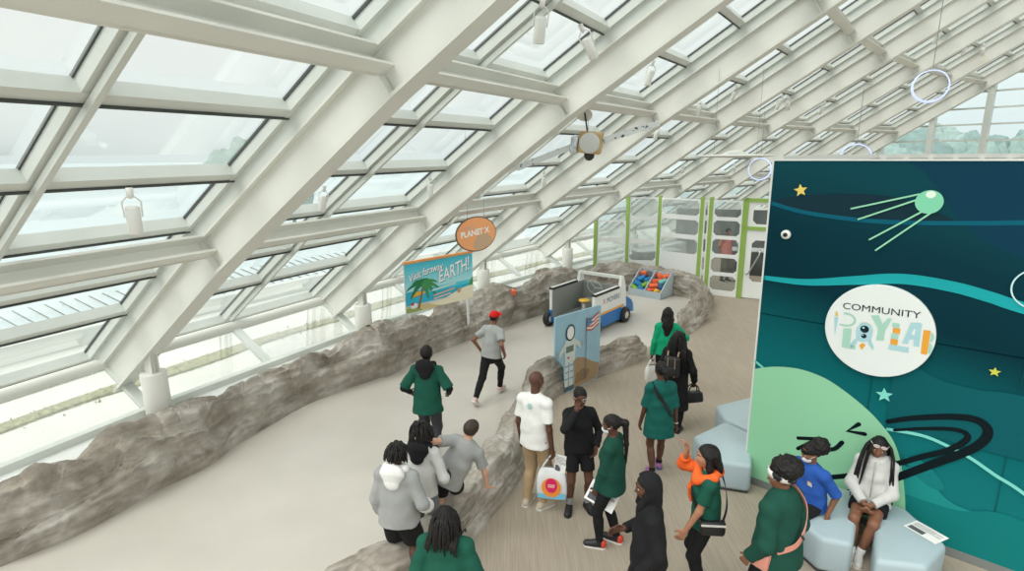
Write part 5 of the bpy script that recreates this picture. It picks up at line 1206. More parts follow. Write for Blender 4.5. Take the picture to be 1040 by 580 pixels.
        G = capf(.012, .035, -.10, disp=.002); 
        for sg_ in (-1, 1):
            a0 = HW(sg_ * .072, -.012, .02); a1 = HW(sg_ * .080, -.01, -.09) if hair == 'bob' else HW(sg_ * .080, -.025, -.10); G.cap(a0, a1, .026, .030, .03); a2 = a1 + V(0, 0, -hair_len * .35) + Rd @ V(sg_ * .004, -.01, 0); G.cap(a1, a2, .030, .020, .03)
        nb = HW(0, -.085, .0); G.ecap(nb, nb + V(0, 0, -hair_len * .45) + Rt @ V(0, -.02, 0) * S, .075, .085, Rd, .5, .04); n3 = nb + V(0, 0, -hair_len * .45) + Rt @ V(0, -.02, 0) * S
        if hair == 'long': G.ecap(n3, n3 + V(0, 0, -hair_len * .55) + Rt @ V(0, -.012, 0) * S, .085, .045, Rt, .42, .04)
        G.disp = .004; G.dfreq = 1.6; fin(*G.mesh())
    elif hair == 'hood':
        G = SDF(vox); n_ = Rd @ unit(V(0, 1, -.12)); G.ell(HW(0, -.018, .018), V(.100, .118, .114) * HS, Rd, .03, [(HW(0, .030, 0), n_)]); G.cap(HW(0, -.04, -.06), neck + Rt @ V(0, -.02, .0) * S, .088, .075, .06)
        G.ell(HW(0, .045, -.0), V(.074, .08, .098) * HS, Rd, .02, sub=True)
        for sg_ in (-1, 1): G.cap(HW(sg_ * .07, .03, -.07), neck + Rt @ V(sg_ * .03, .055, -.005) * S, .03, .028, .04)
        G.disp = .004; G.dseed = seedv; P, Fc = G.mesh(); np_obj('hood', P, Fc, top['mat'], root); fin(*capf(.004, .03, -.03).mesh())
    return A
def W2(A, p):
    """person-local point to the world"""
    o = A['root']; c, s = math.cos(o.rotation_euler.z), math.sin(o.rotation_euler.z)
    return Vector((o.location.x + c * p[0] - s * p[1], o.location.y + s * p[0] + c * p[1], o.location.z + p[2]))
# ------------------------------------------------------------------ the people
GREEN = cloth('green', (28, 84, 68)); DGREEN = cloth('dark_green', (26, 72, 60)); BLACK = cloth('black', (30, 30, 32)); GREY = cloth('heather_grey', (158, 160, 158)); LGREY = cloth('light_grey', (196, 196, 192))
WHITE = cloth('white', (232, 232, 228)); KHAKI = cloth('khaki', (172, 148, 116)); BRIGHT = cloth('bright_green', (20, 158, 112)); BLUE = cloth('royal_blue', (44, 88, 168)); ORANGE = cloth('orange', (238, 104, 48)); CHAR = cloth('charcoal', (62, 62, 66)); DENIM = cloth('washed_grey_jeans', (112, 116, 118))
TEAL = cloth('teal_green', (24, 92, 84)); PINK = cloth('pink', (206, 120, 112)); PALE = cloth('pale_blue', (176, 190, 204))
sh_white = mat('shoe_white', (214, 212, 206), .6); sh_black = mat('shoe_black', (32, 32, 34), .55); sh_red = mat('shoe_red', (198, 62, 44), .5); sh_tan = mat('shoe_beige', (190, 178, 158), .6); sh_blue = mat('shoe_blue', (58, 96, 150), .6); sole_b = mat('sole_black', (38, 38, 38), .6)
PG = 'visitors in the gallery'
# runner with the red cap
A = person('boy in red cap and grey T-shirt running away along the rock wall', (-.38, 9.45, 0), -22, 1.66, 'brown', pelvis=(0, .0, .50), lean=(.03, .16), chest=(-12, 0, 0), head=(-14, 6, 8),
    hands={'L': ((-.16, .02, .53), (-1, -.6, .1)), 'R': ((.19, -.02, .54), (.6, -1, 0))}, feet={'L': ((-.07, -.27, .095), 5, 42, (0, 1, .1)), 'R': ((.02, .17, .07), -6, 4, None)},
    top=dict(kind='tee_shirt', mat=GREY, sleeve='short', loose=.014, hem=-.02), bottom=dict(kind='trousers', mat=BLACK, loose=.006), shoes=dict(mat=mat('shoe_pink_grey', (214, 186, 178), .6)), hair='short', seedv=1, group=PG)
G = SDF(.006); HW, HS, Rd = A['HW'], A['HS'], A['Rd']; red = cloth('red_cap', (204, 34, 30))
G.ell(HW(0, -.012, .034), V(.085, .105, .092) * HS, Rd, .02, [(HW(0, 0, .036), Rd @ V(0, .12, -1))]); P, Fc = G.mesh(); cap_ = np_obj('cap', P, Fc, red, A['root'])
mb = MB(); mb.prism(ell(0, .085, .072, .085, 24), -.004, .004, red, frame(HW(0, .0, .044), Rd @ V(1, 0, 0), Rd @ V(0, 1, .1))); mb.build('visor', red, cap_)
mb = MB(); w = A['WR']['L']; mb.tube([Vector(w) + Vector((.021 * math.cos(a), .021 * math.sin(a) , .0)) for a in [k * PI / 8 for k in range(17)]], .006, 6, sh_white); mb.build('wristband', None, A['root'])
# boy in the dark green shirt over a black hoodie
A = person('boy in dark green T-shirt over a black hoodie jogging away on the platform', (-1.22, 7.45, 0), -4, 1.70, 'dark', pelvis=(0, 0, .52), lean=(.0, .06), head=(0, 4, 0),
    hands={'L': ((-.20, .10, .55), (-1, -.9, -.2)), 'R': ((.20, .08, .56), (1, -.9, -.2))}, feet={'L': ((-.05, .14, .05), 4, 0, None), 'R': ((.06, -.10, .075), -4, 25, None)},
    top=dict(kind='tee_shirt', mat=GREEN, sleeve='elbow', loose=.022, hem=-.09, flare=.012, hood='down', hood_mat=BLACK, under_mat=BLACK), bottom=dict(kind='trousers', mat=CHAR, loose=.012), shoes=dict(mat=sh_black), hair='flat', seedv=2, group=PG)
# boy with the black hood and the head touched
A = person('boy in grey sweatshirt with a black hood, a friend reaching to his head', (-1.0, 5.42, 0), -14, 1.56, 'brown', pelvis=(0, 0, .52), lean=(.02, .04), head=(10, 6, -4),
    hands={'L': ((-.16, .05, .48), (-.6, -1, 0)), 'R': ((.17, .11, .57), (.8, -1, 0))}, top=dict(kind='sweatshirt', mat=LGREY, sleeve='long', loose=.016, hem=-.04, hood='down', hood_mat=BLACK, cuff_mat=BLACK, cuffs='R', cuff_t=(.45, .92)), bottom=dict(kind='trousers', mat=DENIM, loose=.012), shoes=dict(mat=sh_white), hair='dreads', hair_len=.13, seedv=3, group=PG)
# boy leaning on the rock
A = person('light skinned boy in grey T-shirt bending sideways with a hand on the rock', (-.74, 5.72, 0), -6, 1.52, 'light', pelvis=(0, 0, .50), lean=(.60, .14), chest=(6, 0, 22), head=(-16, 14, 24), arm_in=1.0,
    hands={'L': ((-.21, -.02, .80), (-.2, -1, .4)), 'R': ((.28, .10, .315), (1, -.3, .2))}, feet={'L': ((-.10, -.06, .045), 6, 0, None), 'R': ((-.02, .10, .06), -10, 10, None)}, palms={'R': (.35, .7, -.35)}, thumbs={'R': (-1, .2, 0)}, curl=(.35, .15),
    top=dict(kind='tee_shirt', mat=GREY, sleeve='short', loose=.020, hem=-.05, flare=.008), bottom=dict(kind='shorts', mat=BLACK, loose=.016, len=.72), socks=(BLACK, .22), shoes=dict(mat=sh_black), hair='flat', hair_col=mat('brown_hair', (52, 38, 30), .6, var=.3, scale=40, bump=.4, bscale=60), seedv=4, group=PG)
# boy in the grey hoodie with a white hood
A = person('boy in grey sweatshirt with a white hood and black shorts, seen from behind', (-1.15, 4.96, 0), -16, 1.58, 'dark', pelvis=(0, 0, .52), head=(-8, 4, 4), build=1.04,
    hands={'L': ((-.17, .02, .47), (-.6, -1, 0)), 'R': ((.19, .10, .53), (.8, -1, 0))}, top=dict(kind='sweatshirt', mat=GREY, sleeve='q', loose=.026, hem=-.05, flare=.01, hood='down', hood_mat=WHITE, cuff_mat=WHITE, cuffs='R', cuff_t=(.30, .80)), bottom=dict(kind='shorts', mat=BLACK, loose=.022, len=.85), socks=(WHITE, .3), shoes=dict(mat=sh_black), hair='dreads', hair_len=.09, seedv=5, group=PG)
# child with dreadlocks at the bottom edge
A = person('child in green T-shirt with shoulder long dreadlocks at the bottom photo edge', (-.56, 3.98, 0), -10, 1.54, 'dark', pelvis=(0, 0, .52), head=(-6, 6, 0), build=1.08,
    hands={'L': ((-.20, .04, .48), (-.6, -1, 0)), 'R': ((.20, .06, .49), (.8, -1, 0))}, top=dict(kind='tee_shirt', mat=GREEN, sleeve='elbow', loose=.026, hem=-.07), bottom=dict(kind='trousers', mat=BLACK, loose=.012), shoes=dict(mat=sh_black), hair='longdreads', hair_len=.21, seedv=6, group=PG)
# bald man with the shopping bag
A = person('bald man in white T-shirt and khaki trousers holding a shopping bag', (.26, 6.26, 0), -34, 1.79, 'dark', pelvis=(0, 0, .525), head=(-8, 4, 0), build=.95,
    hands={'L': ((-.16, .03, .47), (-.6, -1, 0)), 'R': ((.165, .00, .455), (.6, -1, 0))}, feet={'L': ((-.055, -.02, .045), 10, 0, None), 'R': ((.06, .0, .045), -22, 0, None)}, curl=(.5, .95),
    top=dict(kind='tee_shirt', mat=WHITE, sleeve='short', loose=.012, hem=-.05), bottom=dict(kind='trousers', mat=KHAKI, loose=.012), shoes=dict(mat=sh_tan), hair='bald', seedv=7, group=PG)
MAN = A
mb = MB(); c = MAN['neck'] + MAN['Rt'] @ V(.0, -.118, -.09); Mf = frame(c, MAN['Rt'] @ V(1, 0, 0), MAN['Rt'] @ V(0, 0, 1)); pal = pm((176, 206, 204))
for a in range(6): mb.box(Mf @ Vector((.026 * math.cos(a * PI / 3), .026 * math.sin(a * PI / 3), .0)), (.012, .03, .012), pal, Mf.to_3x3() @ Matrix.Rotation(a * PI / 3 + PI / 2, 3, 'Z'))
mb.build('shirt_emblem', None, MAN['root'])
# girl in black with a hand on her face
A = person('girl in black sweatshirt and shorts with glasses, hand held to her face', (.79, 6.19, 0), 184, 1.62, 'dark', pelvis=(0, 0, .525), female=True, head=(0, 6, 4), build=.97,
    hands={'R': ((.045, .105, .862), (.8, .4, -1)), 'L': ((-.135, .075, .55), (-.8, -.8, 0))}, palms={'R': (-.22, -.12, 1)}, thumbs={'R': (-.8, .2, 0)}, curl=(.5, .30), feet={'L': ((-.075, 0, .045), 14, 0, None), 'R': ((.07, .01, .045), -16, 0, None)},
    top=dict(kind='sweatshirt', mat=BLACK, sleeve='long', loose=.014, hem=-.02), bottom=dict(kind='shorts', mat=BLACK, loose=.006, len=.70), socks=(cloth('grey_sock', (150, 152, 154)), .30), shoes=dict(mat=sh_black, sole=sole_b), hair='ponytail', hair_len=.2, seedv=8, group=PG)
def glasses(A, m, name='glasses'):
    HW, HS, Rd = A['HW'], A['HS'], A['Rd']; mb = MB()
    for sg_ in (-1, 1):
        pts = [HW(sg_ * .033 + .024 * math.cos(a), .100, .002 + .019 * math.sin(a)) for a in [k * PI / 8 for k in range(17)]]; mb.tube(pts, .0032, 6, m)
        mb.tube([HW(sg_ * .057, .100, .006), HW(sg_ * .080, .0, .004)], .003, 6, m)
    mb.tube([HW(-.010, .102, .006), HW(.010, .102, .006)], .003, 6, m); mb.build(name, m, A['root'])
glasses(A, mat('clear_frames', (206, 196, 186), .2))
# girl in the green sweatshirt with a paper
A = person('girl in green sweatshirt with long braided ponytail and red sneakers, holding a paper', (1.07, 5.50, 0), 62, 1.59, 'dark', pelvis=(0, 0, .525), female=True, head=(14, 8, 0), build=.98,
    hands={'L': ((-.07, .10, .40), (-.8, -1, 0)), 'R': ((.12, .10, .415), (.8, -1, 0))}, curl=(.7, .7), feet={'L': ((-.05, .06, .045), 12, 0, None), 'R': ((.06, -.03, .045), -4, 0, None)},
    top=dict(kind='sweatshirt', mat=DGREEN, sleeve='long', loose=.020, hem=-.07), bottom=dict(kind='leggings', mat=BLACK, loose=.002), shoes=dict(mat=sh_black, trim=sh_red), hair='ponytail', hair_len=.48, seedv=9, group=PG)
PGIRL = A
def mask(A, m):
    HW, HS, Rd = A['HW'], A['HS'], A['Rd']; G = SDF(.006)
    G.ell(HW(0, .030, -.048), V(.062, .080, .060) * HS, Rd, .02, [(HW(0, .030, 0), Rd @ V(0, -1, .0)), (HW(0, 0, -.012), Rd @ V(0, .1, 1))]); P, Fc = G.mesh(); o = np_obj('face_mask', P, Fc, m, A['root'])
    mb = MB()
    for sg_ in (-1, 1): mb.tube([HW(sg_ * .060, .045, -.028), HW(sg_ * .082, .0, -.012)], .0028, 6, m)
    mb.build('ear_loop', m, o)
mask(A, mat('mask_white', (224, 228, 232), .7))
# boy with the black hood up
A = person('boy with a black hood up facing left, one hand held out in front', (1.18, 4.30, 0), 84, 1.64, 'dark', pelvis=(0, 0, .52), lean=(0, .02), head=(6, 10, 0), build=1.0,
    hands={'L': ((-.155, .07, .50), (-.6, -1, 0)), 'R': ((.07, .125, .615), (.8, -1, -.4))}, palms={'R': (-.1, 1, -.15)}, thumbs={'R': (-.2, 0, 1)}, curl=(.6, .45),
    top=dict(kind='hoodie', mat=BLACK, sleeve='long', loose=.022, hem=-.05, flare=.006), bottom=dict(kind='trousers', mat=BLACK, loose=.014), shoes=dict(mat=sh_black), hair='hood', seedv=10, group=PG)
# girl with the orange jacket
A = person('girl in green T-shirt with an orange jacket over one shoulder, hand raised', (1.87, 4.84, 0), 76, 1.60, 'tan', pelvis=(0, 0, .52), female=True, head=(8, 2, 0), build=.98,
    hands={'L': ((-.13, .13, .46), (-.7, -1, 0)), 'R': ((.11, .125, .875), (.9, .5, -1))}, palms={'R': (0, .1, 1)}, thumbs={'R': (-.6, -.3, 0)}, curl=(.4, .55),
    top=dict(kind='tee_shirt', mat=GREEN, sleeve='short', loose=.012, hem=-.05), bottom=dict(kind='leggings', mat=BLACK, loose=.003), shoes=dict(mat=sh_black), hair='bob', hair_len=.24, seedv=11, group=PG)
OG = A; S_ = A['S']; G = SDF(.0075); G.disp = .005; nk, Rt_ = A['neck'], A['Rt']
G.cap(A['SH']['R'], A['EL']['R'], .066, .060, .03); e_ = A['EL']['R'] + (A['WR']['R'] - A['EL']['R']) * .62; d_ = unit(A['WR']['R'] - A['EL']['R']); G.cap(A['EL']['R'], e_ + d_ * .02, .060, .050, .03, [(e_, d_)])
for a, b, r1_, r2_ in (((.10, 0, .0), (.03, .06, .02), .055, .05), ((.03, .06, .02), (-.05, .07, -.03), .05, .05), ((-.02, .07, -.02), (.02, .09, -.12), .05, .045), ((.02, .09, -.12), (.05, .085, -.22), .045, .035), ((.10, 0, .0), (0, -.055, .01), .055, .055), ((0, -.055, .01), (-.075, -.02, .01), .055, .045), ((-.075, -.02, .01), (-.05, .07, -.03), .045, .05), ((.10, -.01, -.02), (.09, -.03, -.2), .07, .06)):
    G.cap(nk + Rt_ @ V(*a) * S_, nk + Rt_ @ V(*b) * S_, r1_ * .82, r2_ * .82, .03)
P, Fc = G.mesh(); np_obj('jacket', P, Fc, ORANGE, A['root'])
# girl in the long green T-shirt
A = person('girl in long green T-shirt with bare legs and a dark cross strap, walking away', (1.95, 6.92, 0), 4, 1.63, 'dark', pelvis=(0, 0, .525), female=True, head=(4, 6, 0), build=.98,
    hands={'L': ((-.165, .05, .47), (-.6, -1, 0)), 'R': ((.17, .0, .46), (.6, -1, 0))}, feet={'L': ((-.045, -.03, .045), 2, 0, None), 'R': ((.055, .11, .045), -8, 0, None)},
    top=dict(kind='tee_shirt', mat=TEAL, sleeve='elbow', loose=.016, hem=-.15, flare=.020), bottom=dict(kind='shorts', mat=BLACK, loose=.006, len=.35), socks=(sh_black and cloth('black', (0, 0, 0)), .10), shoes=dict(mat=mat('shoe_violet', (150, 96, 140), .5), sole=sh_blue), hair='ponytail', hair_len=.12, seedv=12, group=PG)
BG = A
def strap(A, pts, w, m, name, parent=None, th=.006):
    """flat strap through person-local points lying on the clothes"""
    sp = spline([tuple(p) for p in pts], 8); mb = MB(); vs = []
    ctr = A['pel'] + (A['neck'] - A['pel']) * .5
    for i, p in enumerate(sp):
        p = V(*p); d = unit(V(*sp[min(i + 1, len(sp) - 1)]) - V(*sp[max(i - 1, 0)])); o = p - ctr; o = o - V(0, 0, o[2]); o = unit(o); x = unit(np.cross(d, o))
        for a, b in ((-1, 0), (1, 0), (1, 1), (-1, 1)): vs.append(p + x * a * w / 2 + o * b * th)
    n = len(sp); fs = [(i * 4 + k, i * 4 + (k + 1) % 4, i * 4 + 4 + (k + 1) % 4, i * 4 + 4 + k) for i in range(n - 1) for k in range(4)] + [(0, 1, 2, 3), (n * 4 - 1, n * 4 - 2, n * 4 - 3, n * 4 - 4)]
    mb.add(vs, fs, m); return mb.build(name, m, parent or A['root'])
def chest_pt(A, x, y, z): return A['neck'] + A['Rt'] @ (V(x, y, z) * A['S'])
strapm = mat('black_strap', (26, 27, 30), .5)
o = strap(A, [chest_pt(A, -.075, -.01, .012), chest_pt(A, -.062, -.075, -.04), chest_pt(A, -.01, -.086, -.12), chest_pt(A, .055, -.084, -.22), chest_pt(A, .105, -.03, -.28)], .045, strapm, 'cross_strap')
mb = MB(); w = A['WR']['R']; mb.tube([Vector(w) + Vector((.022 * math.cos(a), .022 * math.sin(a), .004)) for a in [k * PI / 8 for k in range(17)]], .009, 6, sh_white); mb.build('bracelet', None, A['root'])
# woman in bright green with long hair
A = person('woman in bright green top with long straight black hair, walking towards the platform', (2.72, 9.45, 0), -8, 1.66, 'dark', pelvis=(0, 0, .525), female=True, head=(-8, 6, 0),
    hands={'L': ((-.17, .02, .47), (-.6, -1, 0)), 'R': ((.14, .16, .60), (1, -.9, 0))}, feet={'L': ((-.05, .08, .045), 2, 0, None), 'R': ((.055, -.08, .05), -6, 10, None)}, curl=(.95, .4),
    top=dict(kind='blouse', mat=BRIGHT, sleeve='long', loose=.016, hem=-.03), bottom=dict(kind='trousers', mat=BLACK, loose=.008), shoes=dict(mat=sh_black), hair='long', hair_len=.42, seedv=13, group=PG)
GW = A
# woman in the long black coat
A = person('woman in long black coat with long braids and a backpack, black handbag in hand', (2.55, 8.25, 0), -26, 1.62, 'deep', pelvis=(0, 0, .525), female=True, head=(-8, 6, 0), build=1.02,
    hands={'L': ((-.14, .10, .55), (-.8, -1, 0)), 'R': ((.20, .06, .50), (.8, -1, 0))}, feet={'L': ((-.05, .10, .045), 2, 0, None), 'R': ((.055, -.06, .045), -8, 6, None)}, curl=(.5, .9),
    top=dict(kind='coat', mat=BLACK, sleeve='long', loose=.022, hem=-.30, flare=.012), bottom=dict(kind='trousers', mat=BLACK, loose=.010), shoes=dict(mat=sh_black, sole=sole_b), hair='braids', hair_len=.46, seedv=14, group=PG)
BW = A
# girl with the spotted headband in the foreground
A = person('girl in dark green sweatshirt with black and white headband, pink strap on her back', (2.32, 4.32, 0), 34, 1.70, 'brown', pelvis=(0, 0, .52), female=True, head=(32, 8, 0), build=1.14,
    hands={'L': ((-.17, .06, .49), (-.7, -1, 0)), 'R': ((.18, .05, .49), (.7, -1, 0))}, top=dict(kind='sweatshirt', mat=DGREEN, sleeve='long', loose=.034, hem=-.06, flare=.01), bottom=dict(kind='trousers', mat=BLACK, loose=.010), shoes=dict(mat=sh_white), hair='puff', seedv=15, group=PG)
HB = A; HW, HS, Rd = A['HW'], A['HS'], A['Rd']
cow = mat('cow_print', (230, 228, 222), .7, var_col=(22, 22, 24), scale=9); cow.node_tree.nodes['Map Range'].inputs[1].default_value = .50; cow.node_tree.nodes['Map Range'].inputs[2].default_value = .52
def headband(A, m, z0=.025, tilt=.35, w=.045, name='headband', rx=.088, ry=.108):
    HW, Rd = A['HW'], A['Rd']; mb = MB(); vs = []; n = 40
    for k in range(n):
        a = 2 * PI * k / n; x, y = math.cos(a), math.sin(a)
        for dz, dr in ((-.5, 0), (-.5, .006), (.5, .006), (.5, 0)):
            s_ = math.sqrt(max(.1, 1 - (((z0 + y * tilt * .1 + dz * w) - .02) / .13) ** 2)); vs.append(HW(x * (rx * s_ + dr), -.012 + y * (ry * s_ + dr), z0 + y * tilt * .1 + dz * w))
    fs = [(k * 4 + j, k * 4 + (j + 1) % 4, ((k + 1) % n) * 4 + (j + 1) % 4, ((k + 1) % n) * 4 + j) for k in range(n) for j in range(4)]
    mb.add(vs, fs, m, True); return mb.build(name, m, A['root'])
headband(A, cow, .02, .3, .06, rx=.094, ry=.114)
# seated boy in blue polo
pp_ = mw(.95, .74); 
A = person('boy in royal blue polo and white face mask sitting on an ottoman', (pp_.x, pp_.y, 0), 118, 1.54, 'brown', pelvis=(0, 0, .325), lean=(0, .14), head=(-26, 16, 0), build=1.02,
    hands={'L': ((-.175, .02, .30), (-.8, -1, .1)), 'R': ((.10, .20, .36), (.8, -.6, 0))}, palms={'L': (-.1, -.2, -1)}, thumbs={'L': (.2, 1, 0)}, curl=(.9, .5), feet={'L': ((-.06, .30, .045), 6, 0, (0, 1, 1)), 'R': ((.06, .36, .045), -6, 0, (0, 1, 1))},
    top=dict(kind='polo_shirt', mat=BLUE, sleeve='elbow', loose=.014, hem=-.03), bottom=dict(kind='trousers', mat=BLACK, loose=.008), shoes=dict(mat=sh_blue), hair='backpuff', seedv=16, group=PG)
PB_ = A; mask(A, mat('mask_white', (0, 0, 0))); headband(A, BLACK, .030, .25, .042, rx=.080, ry=.101)
mb = MB(); c = chest_pt(A, -.055, .092, -.085); Mf = frame(c, A['Rt'] @ V(-1, 0, 0) * -1, A['Rt'] @ V(0, .15, 1)); mb.flat([(-.026, -.03), (.026, -.03), (.026, .02), (-.026, .02)], .002, pm((226, 224, 214)), Mf); mb.flat(ell(0, .022, .024, .016, 16), .003, pm((226, 170, 90)), Mf); mb.build('shirt_emblem', None, A['root'])
G = SDF(.006); nk, Rt_ = A['neck'], A['Rt']
for sg_ in (-1, 1): G.cap(nk + Rt_ @ V(sg_ * .052, -.02, .012), nk + Rt_ @ V(sg_ * .030, .072, -.02), .018, .015, .02)
G.cap(nk + Rt_ @ V(-.05, -.03, .018), nk + Rt_ @ V(.05, -.03, .018), .018, .018, .02); P, Fc = G.mesh(); np_obj('collar', P, Fc, BLUE, A['root'])
# seated girl with long braids
pp_ = mw(1.45, .28)
A = person('girl in light grey jacket with long braids, sunglasses pushed up, sitting against the mural', (pp_.x, pp_.y, 0), 141, 1.58, 'brown', pelvis=(0, 0, .32), lean=(0, -.10), female=True, head=(8, 16, -8), build=1.02,
    hands={'L': ((-.025, .165, .375), (-1, -.5, -.2)), 'R': ((.03, .165, .375), (1, -.5, -.2))}, palms={'L': (.5, .7, -.55), 'R': (-.5, .7, -.55)}, thumbs={'L': (.3, .5, 1), 'R': (-.3, .5, 1)}, curl=(.6, .6), feet={'L': ((.0, .275, .045), 4, 0, (-.25, 1, 1)), 'R': ((.05, .29, .045), -4, 0, (.1, 1, 1))},
    top=dict(kind='jacket', mat=LGREY, sleeve='long', loose=.022, hem=-.02, hood='down'), bottom=dict(kind='shorts', mat=BLACK, loose=.012, len=.50), socks=(WHITE, .14), shoes=dict(mat=sh_white), hair='braids', hair_len=.62, seedv=17, group=PG)
SG = A; HW, HS, Rd = A['HW'], A['HS'], A['Rd']; mb = MB(); gm = mat('pale_sunglasses', (206, 190, 186), .25)
for sg_ in (-1, 1):
    mb.tube([HW(sg_ * .036 + .028 * math.cos(a), .082, .066 + .016 * math.sin(a)) for a in [k * PI / 8 for k in range(17)]], .006, 6, gm); mb.flat([(.028 * math.cos(a), .016 * math.sin(a)) for a in [k * PI / 8 for k in range(16)]], 0, gm, frame(HW(sg_ * .036, .083, .066), Rd @ V(1, 0, 0), Rd @ V(0, 0, 1)))
    mb.tube([HW(sg_ * .064, .08, .068), HW(sg_ * .092, .0, .05)], .004, 6, gm)
mb.build('sunglasses', gm, A['root'])
strap(A, [chest_pt(A, -.085, .035, .005), chest_pt(A, -.098, .075, -.05), chest_pt(A, -.10, .075, -.11)], .05, strapm, 'shoulder_strap')
strap(SG, [chest_pt(SG, 0, .060, .0), chest_pt(SG, 0, .090, -.06), chest_pt(SG, 0, .096, -.15), chest_pt(SG, 0, .092, -.25)], .012, mat('zip_grey', (150, 152, 150), .5), 'zipper')
# two visitors beyond the partition
A = person('person in pink shirt seen through the octagonal openings of the white panel', (7.22, 18.7, 0), -160, 1.82, 'brown', head=(0, 10, 0), top=dict(kind='tee_shirt', mat=PINK, sleeve='short', loose=.016, hem=-.06), bottom=dict(kind='trousers', mat=cloth('olive', (92, 84, 66)), loose=.012), shoes=dict(mat=sh_black), hair='short', vox=.011, seedv=18, group=PG, detail=False)
A = person('person in pale blue shirt beside the pink shirt, behind the white panel', (7.7, 18.5, 0), 120, 1.66, 'tan', lean=(0, .1), top=dict(kind='tee_shirt', mat=PALE, sleeve='short', loose=.016, hem=-.06), bottom=dict(kind='trousers', mat=BLACK, loose=.012), shoes=dict(mat=sh_black), hair='flat', vox=.011, seedv=19, group=PG, detail=False)

# ------------------------------------------------------------------ things people hold
paper_m = mat('white_paper', (234, 234, 230), .7); ink_g = mat('print_grey', (120, 122, 126), .7)
def sheet(name, M, w, h, label, sag=.0):
    mb = MB(); n = 10; vs = []
    for j in range(n + 1):
        for i in range(n + 1):
            x = (i / n - .5) * w; y = (j / n - .5) * h; vs.append(M @ Vector((x, y, sag * math.sin(i / n * PI) + sag * .4 * math.sin(j * .9))))
    fs = [(j * (n + 1) + i, j * (n + 1) + i + 1, (j + 1) * (n + 1) + i + 1, (j + 1) * (n + 1) + i) for j in range(n) for i in range(n)]
    mb.add(vs, fs, paper_m, True)
    for k in range(6):
        y0 = h * (.38 - k * .07); x1 = w * (.42 if k % 3 else .2)
        for s_ in (1, -1): mb.add([M @ Vector((x, y, s_ * .0015 + sag)) for x, y in ((-w * .42, y0), (x1, y0), (x1, y0 - h * .025), (-w * .42, y0 - h * .025))], [(0, 1, 2, 3)], ink_g)
    for s_ in (1, -1): mb.add([M @ Vector((x, y, s_ * .0015 + sag)) for x, y in ((-w * .42, -.08 * h), (.05 * w, -.08 * h), (.05 * w, -.40 * h), (-w * .42, -.40 * h))], [(0, 1, 2, 3)], mat('print_dark', (84, 88, 92), .7))
    o = mb.build(name, paper_m); return tag(o, label, 'paper')
pL, pR = W2(PGIRL, PGIRL['palmL']), W2(PGIRL, PGIRL['palmR'])
sheet('paper', frame((pL + pR) / 2 + Vector((.03, -.07, -.08)), Vector((.62, -.35, -.22)), Vector((.15, .5, .75))), .34, .23, 'white printed paper held by the girl in red sneakers', .006)
c = mw(1.98, .42, .426); sheet('paper', frame(c, MX * .95 + MN * .45, -MN + MX * .4), .32, .22, 'white printed paper lying on the ottoman next to the seated girl', .001)
# plastic shopping bag with a pink and orange print
def carrier(name, hand, rz, w, h, d, label, print_=True, m=None):
    e = empty(name, (hand.x, hand.y, hand.z), rz, label, 'bag')
    t_ = h * .26; mb = MB(); n = 44; vs = []; rows = ((.0, .62, .25), (.06, .72, .45), (.16, .88, .75), (.35, .97, 1.0), (.6, 1.0, 1.05), (.85, .99, 1.0), (.96, .95, .92), (1.0, .86, .7))
    for j, (f_, wx, wy) in enumerate(rows):
        for k in range(n):
            a_ = 2 * PI * k / n; ca, sa = math.cos(a_), math.sin(a_); x = math.copysign(abs(ca) ** .45, ca) * w / 2 * wx; y = math.copysign(abs(sa) ** .55, sa) * d / 2 * wy
            z = -t_ - (h - t_) * f_; r_ = 1 + .05 * noise.noise(Vector((x * 9, y * 9 + 3, z * 7))) * (1 if print_ else 2.5); vs.append((x * r_, y * r_ + .008 * noise.noise(Vector((x * 14, z * 14, 1))), z))
    fs = [(j * n + k, j * n + (k + 1) % n, (j + 1) * n + (k + 1) % n, (j + 1) * n + k)[::-1] for j in range(len(rows) - 1) for k in range(n)] + [tuple(range((len(rows) - 1) * n, len(rows) * n))[::-1]]
    mb.add(vs, fs, m, True); mb.build('sack', m, e, subsurf=1)
    mb = MB()
    for y in (-d * .16, d * .16):
        mb.tube(spline([(-w * .30, y, -t_ - .005), (-w * .17, y * .6, -t_ * .45), (0, 0, .012), (w * .17, y * .6, -t_ * .45), (w * .30, y, -t_ - .005)], 5), .010, 6, m)
    mb.build('handles', m, e)
    if print_:
        mb = MB(); Mq = frame((0, -d * .5 - .006, -h * .64), (1, 0, 0), (0, 0, 1)); z = .004
        for pol_, c_, zz in (([(-w * .44, -h * .30), (w * .44, -h * .30), (w * .45, -h * .17), (-w * .45, -h * .20)], (120, 196, 224), .006), (ell(0, -.02, w * .31, h * .23, 28), (242, 150, 66), .008), (ell(.0, .01, w * .19, h * .175, 28), (222, 48, 104), .010), ([(-.05, .028), (-.025, .034), (.0, .02), (.04, .036), (.045, .01), (.035, -.02), (.05, -.04), (.0, -.03), (-.045, -.045), (-.04, -.01)], (226, 60, 110), .012), ([(-.045, .012), (.045, .012), (.045, .024), (-.045, .024)], (248, 214, 196), .014), ([(-.04, -.012), (.04, -.012), (.04, 0), (-.04, 0)], (248, 214, 196), .014)):
            mb.flat(pol_, zz, pm(c_), Mq)
        mb.build('print', None, e)
    return e
hp = W2(MAN, MAN['palmR']); carrier('shopping_bag', hp + Vector((.01, 0, -.01)), math.radians(-10),    .38, .56, .13, 'white plastic shopping bag with orange and pink print held by the bald man', True, mat('bag_white', (226, 228, 228), .4, var=.04, scale=8))
sheet('paper', frame(hp + Vector((.11, -.03, -.10)), Vector((.9, -.3, -.1)), Vector((.1, .2, 1))), .14, .22, 'folded white sheet sticking out beside the shopping bag', .003)
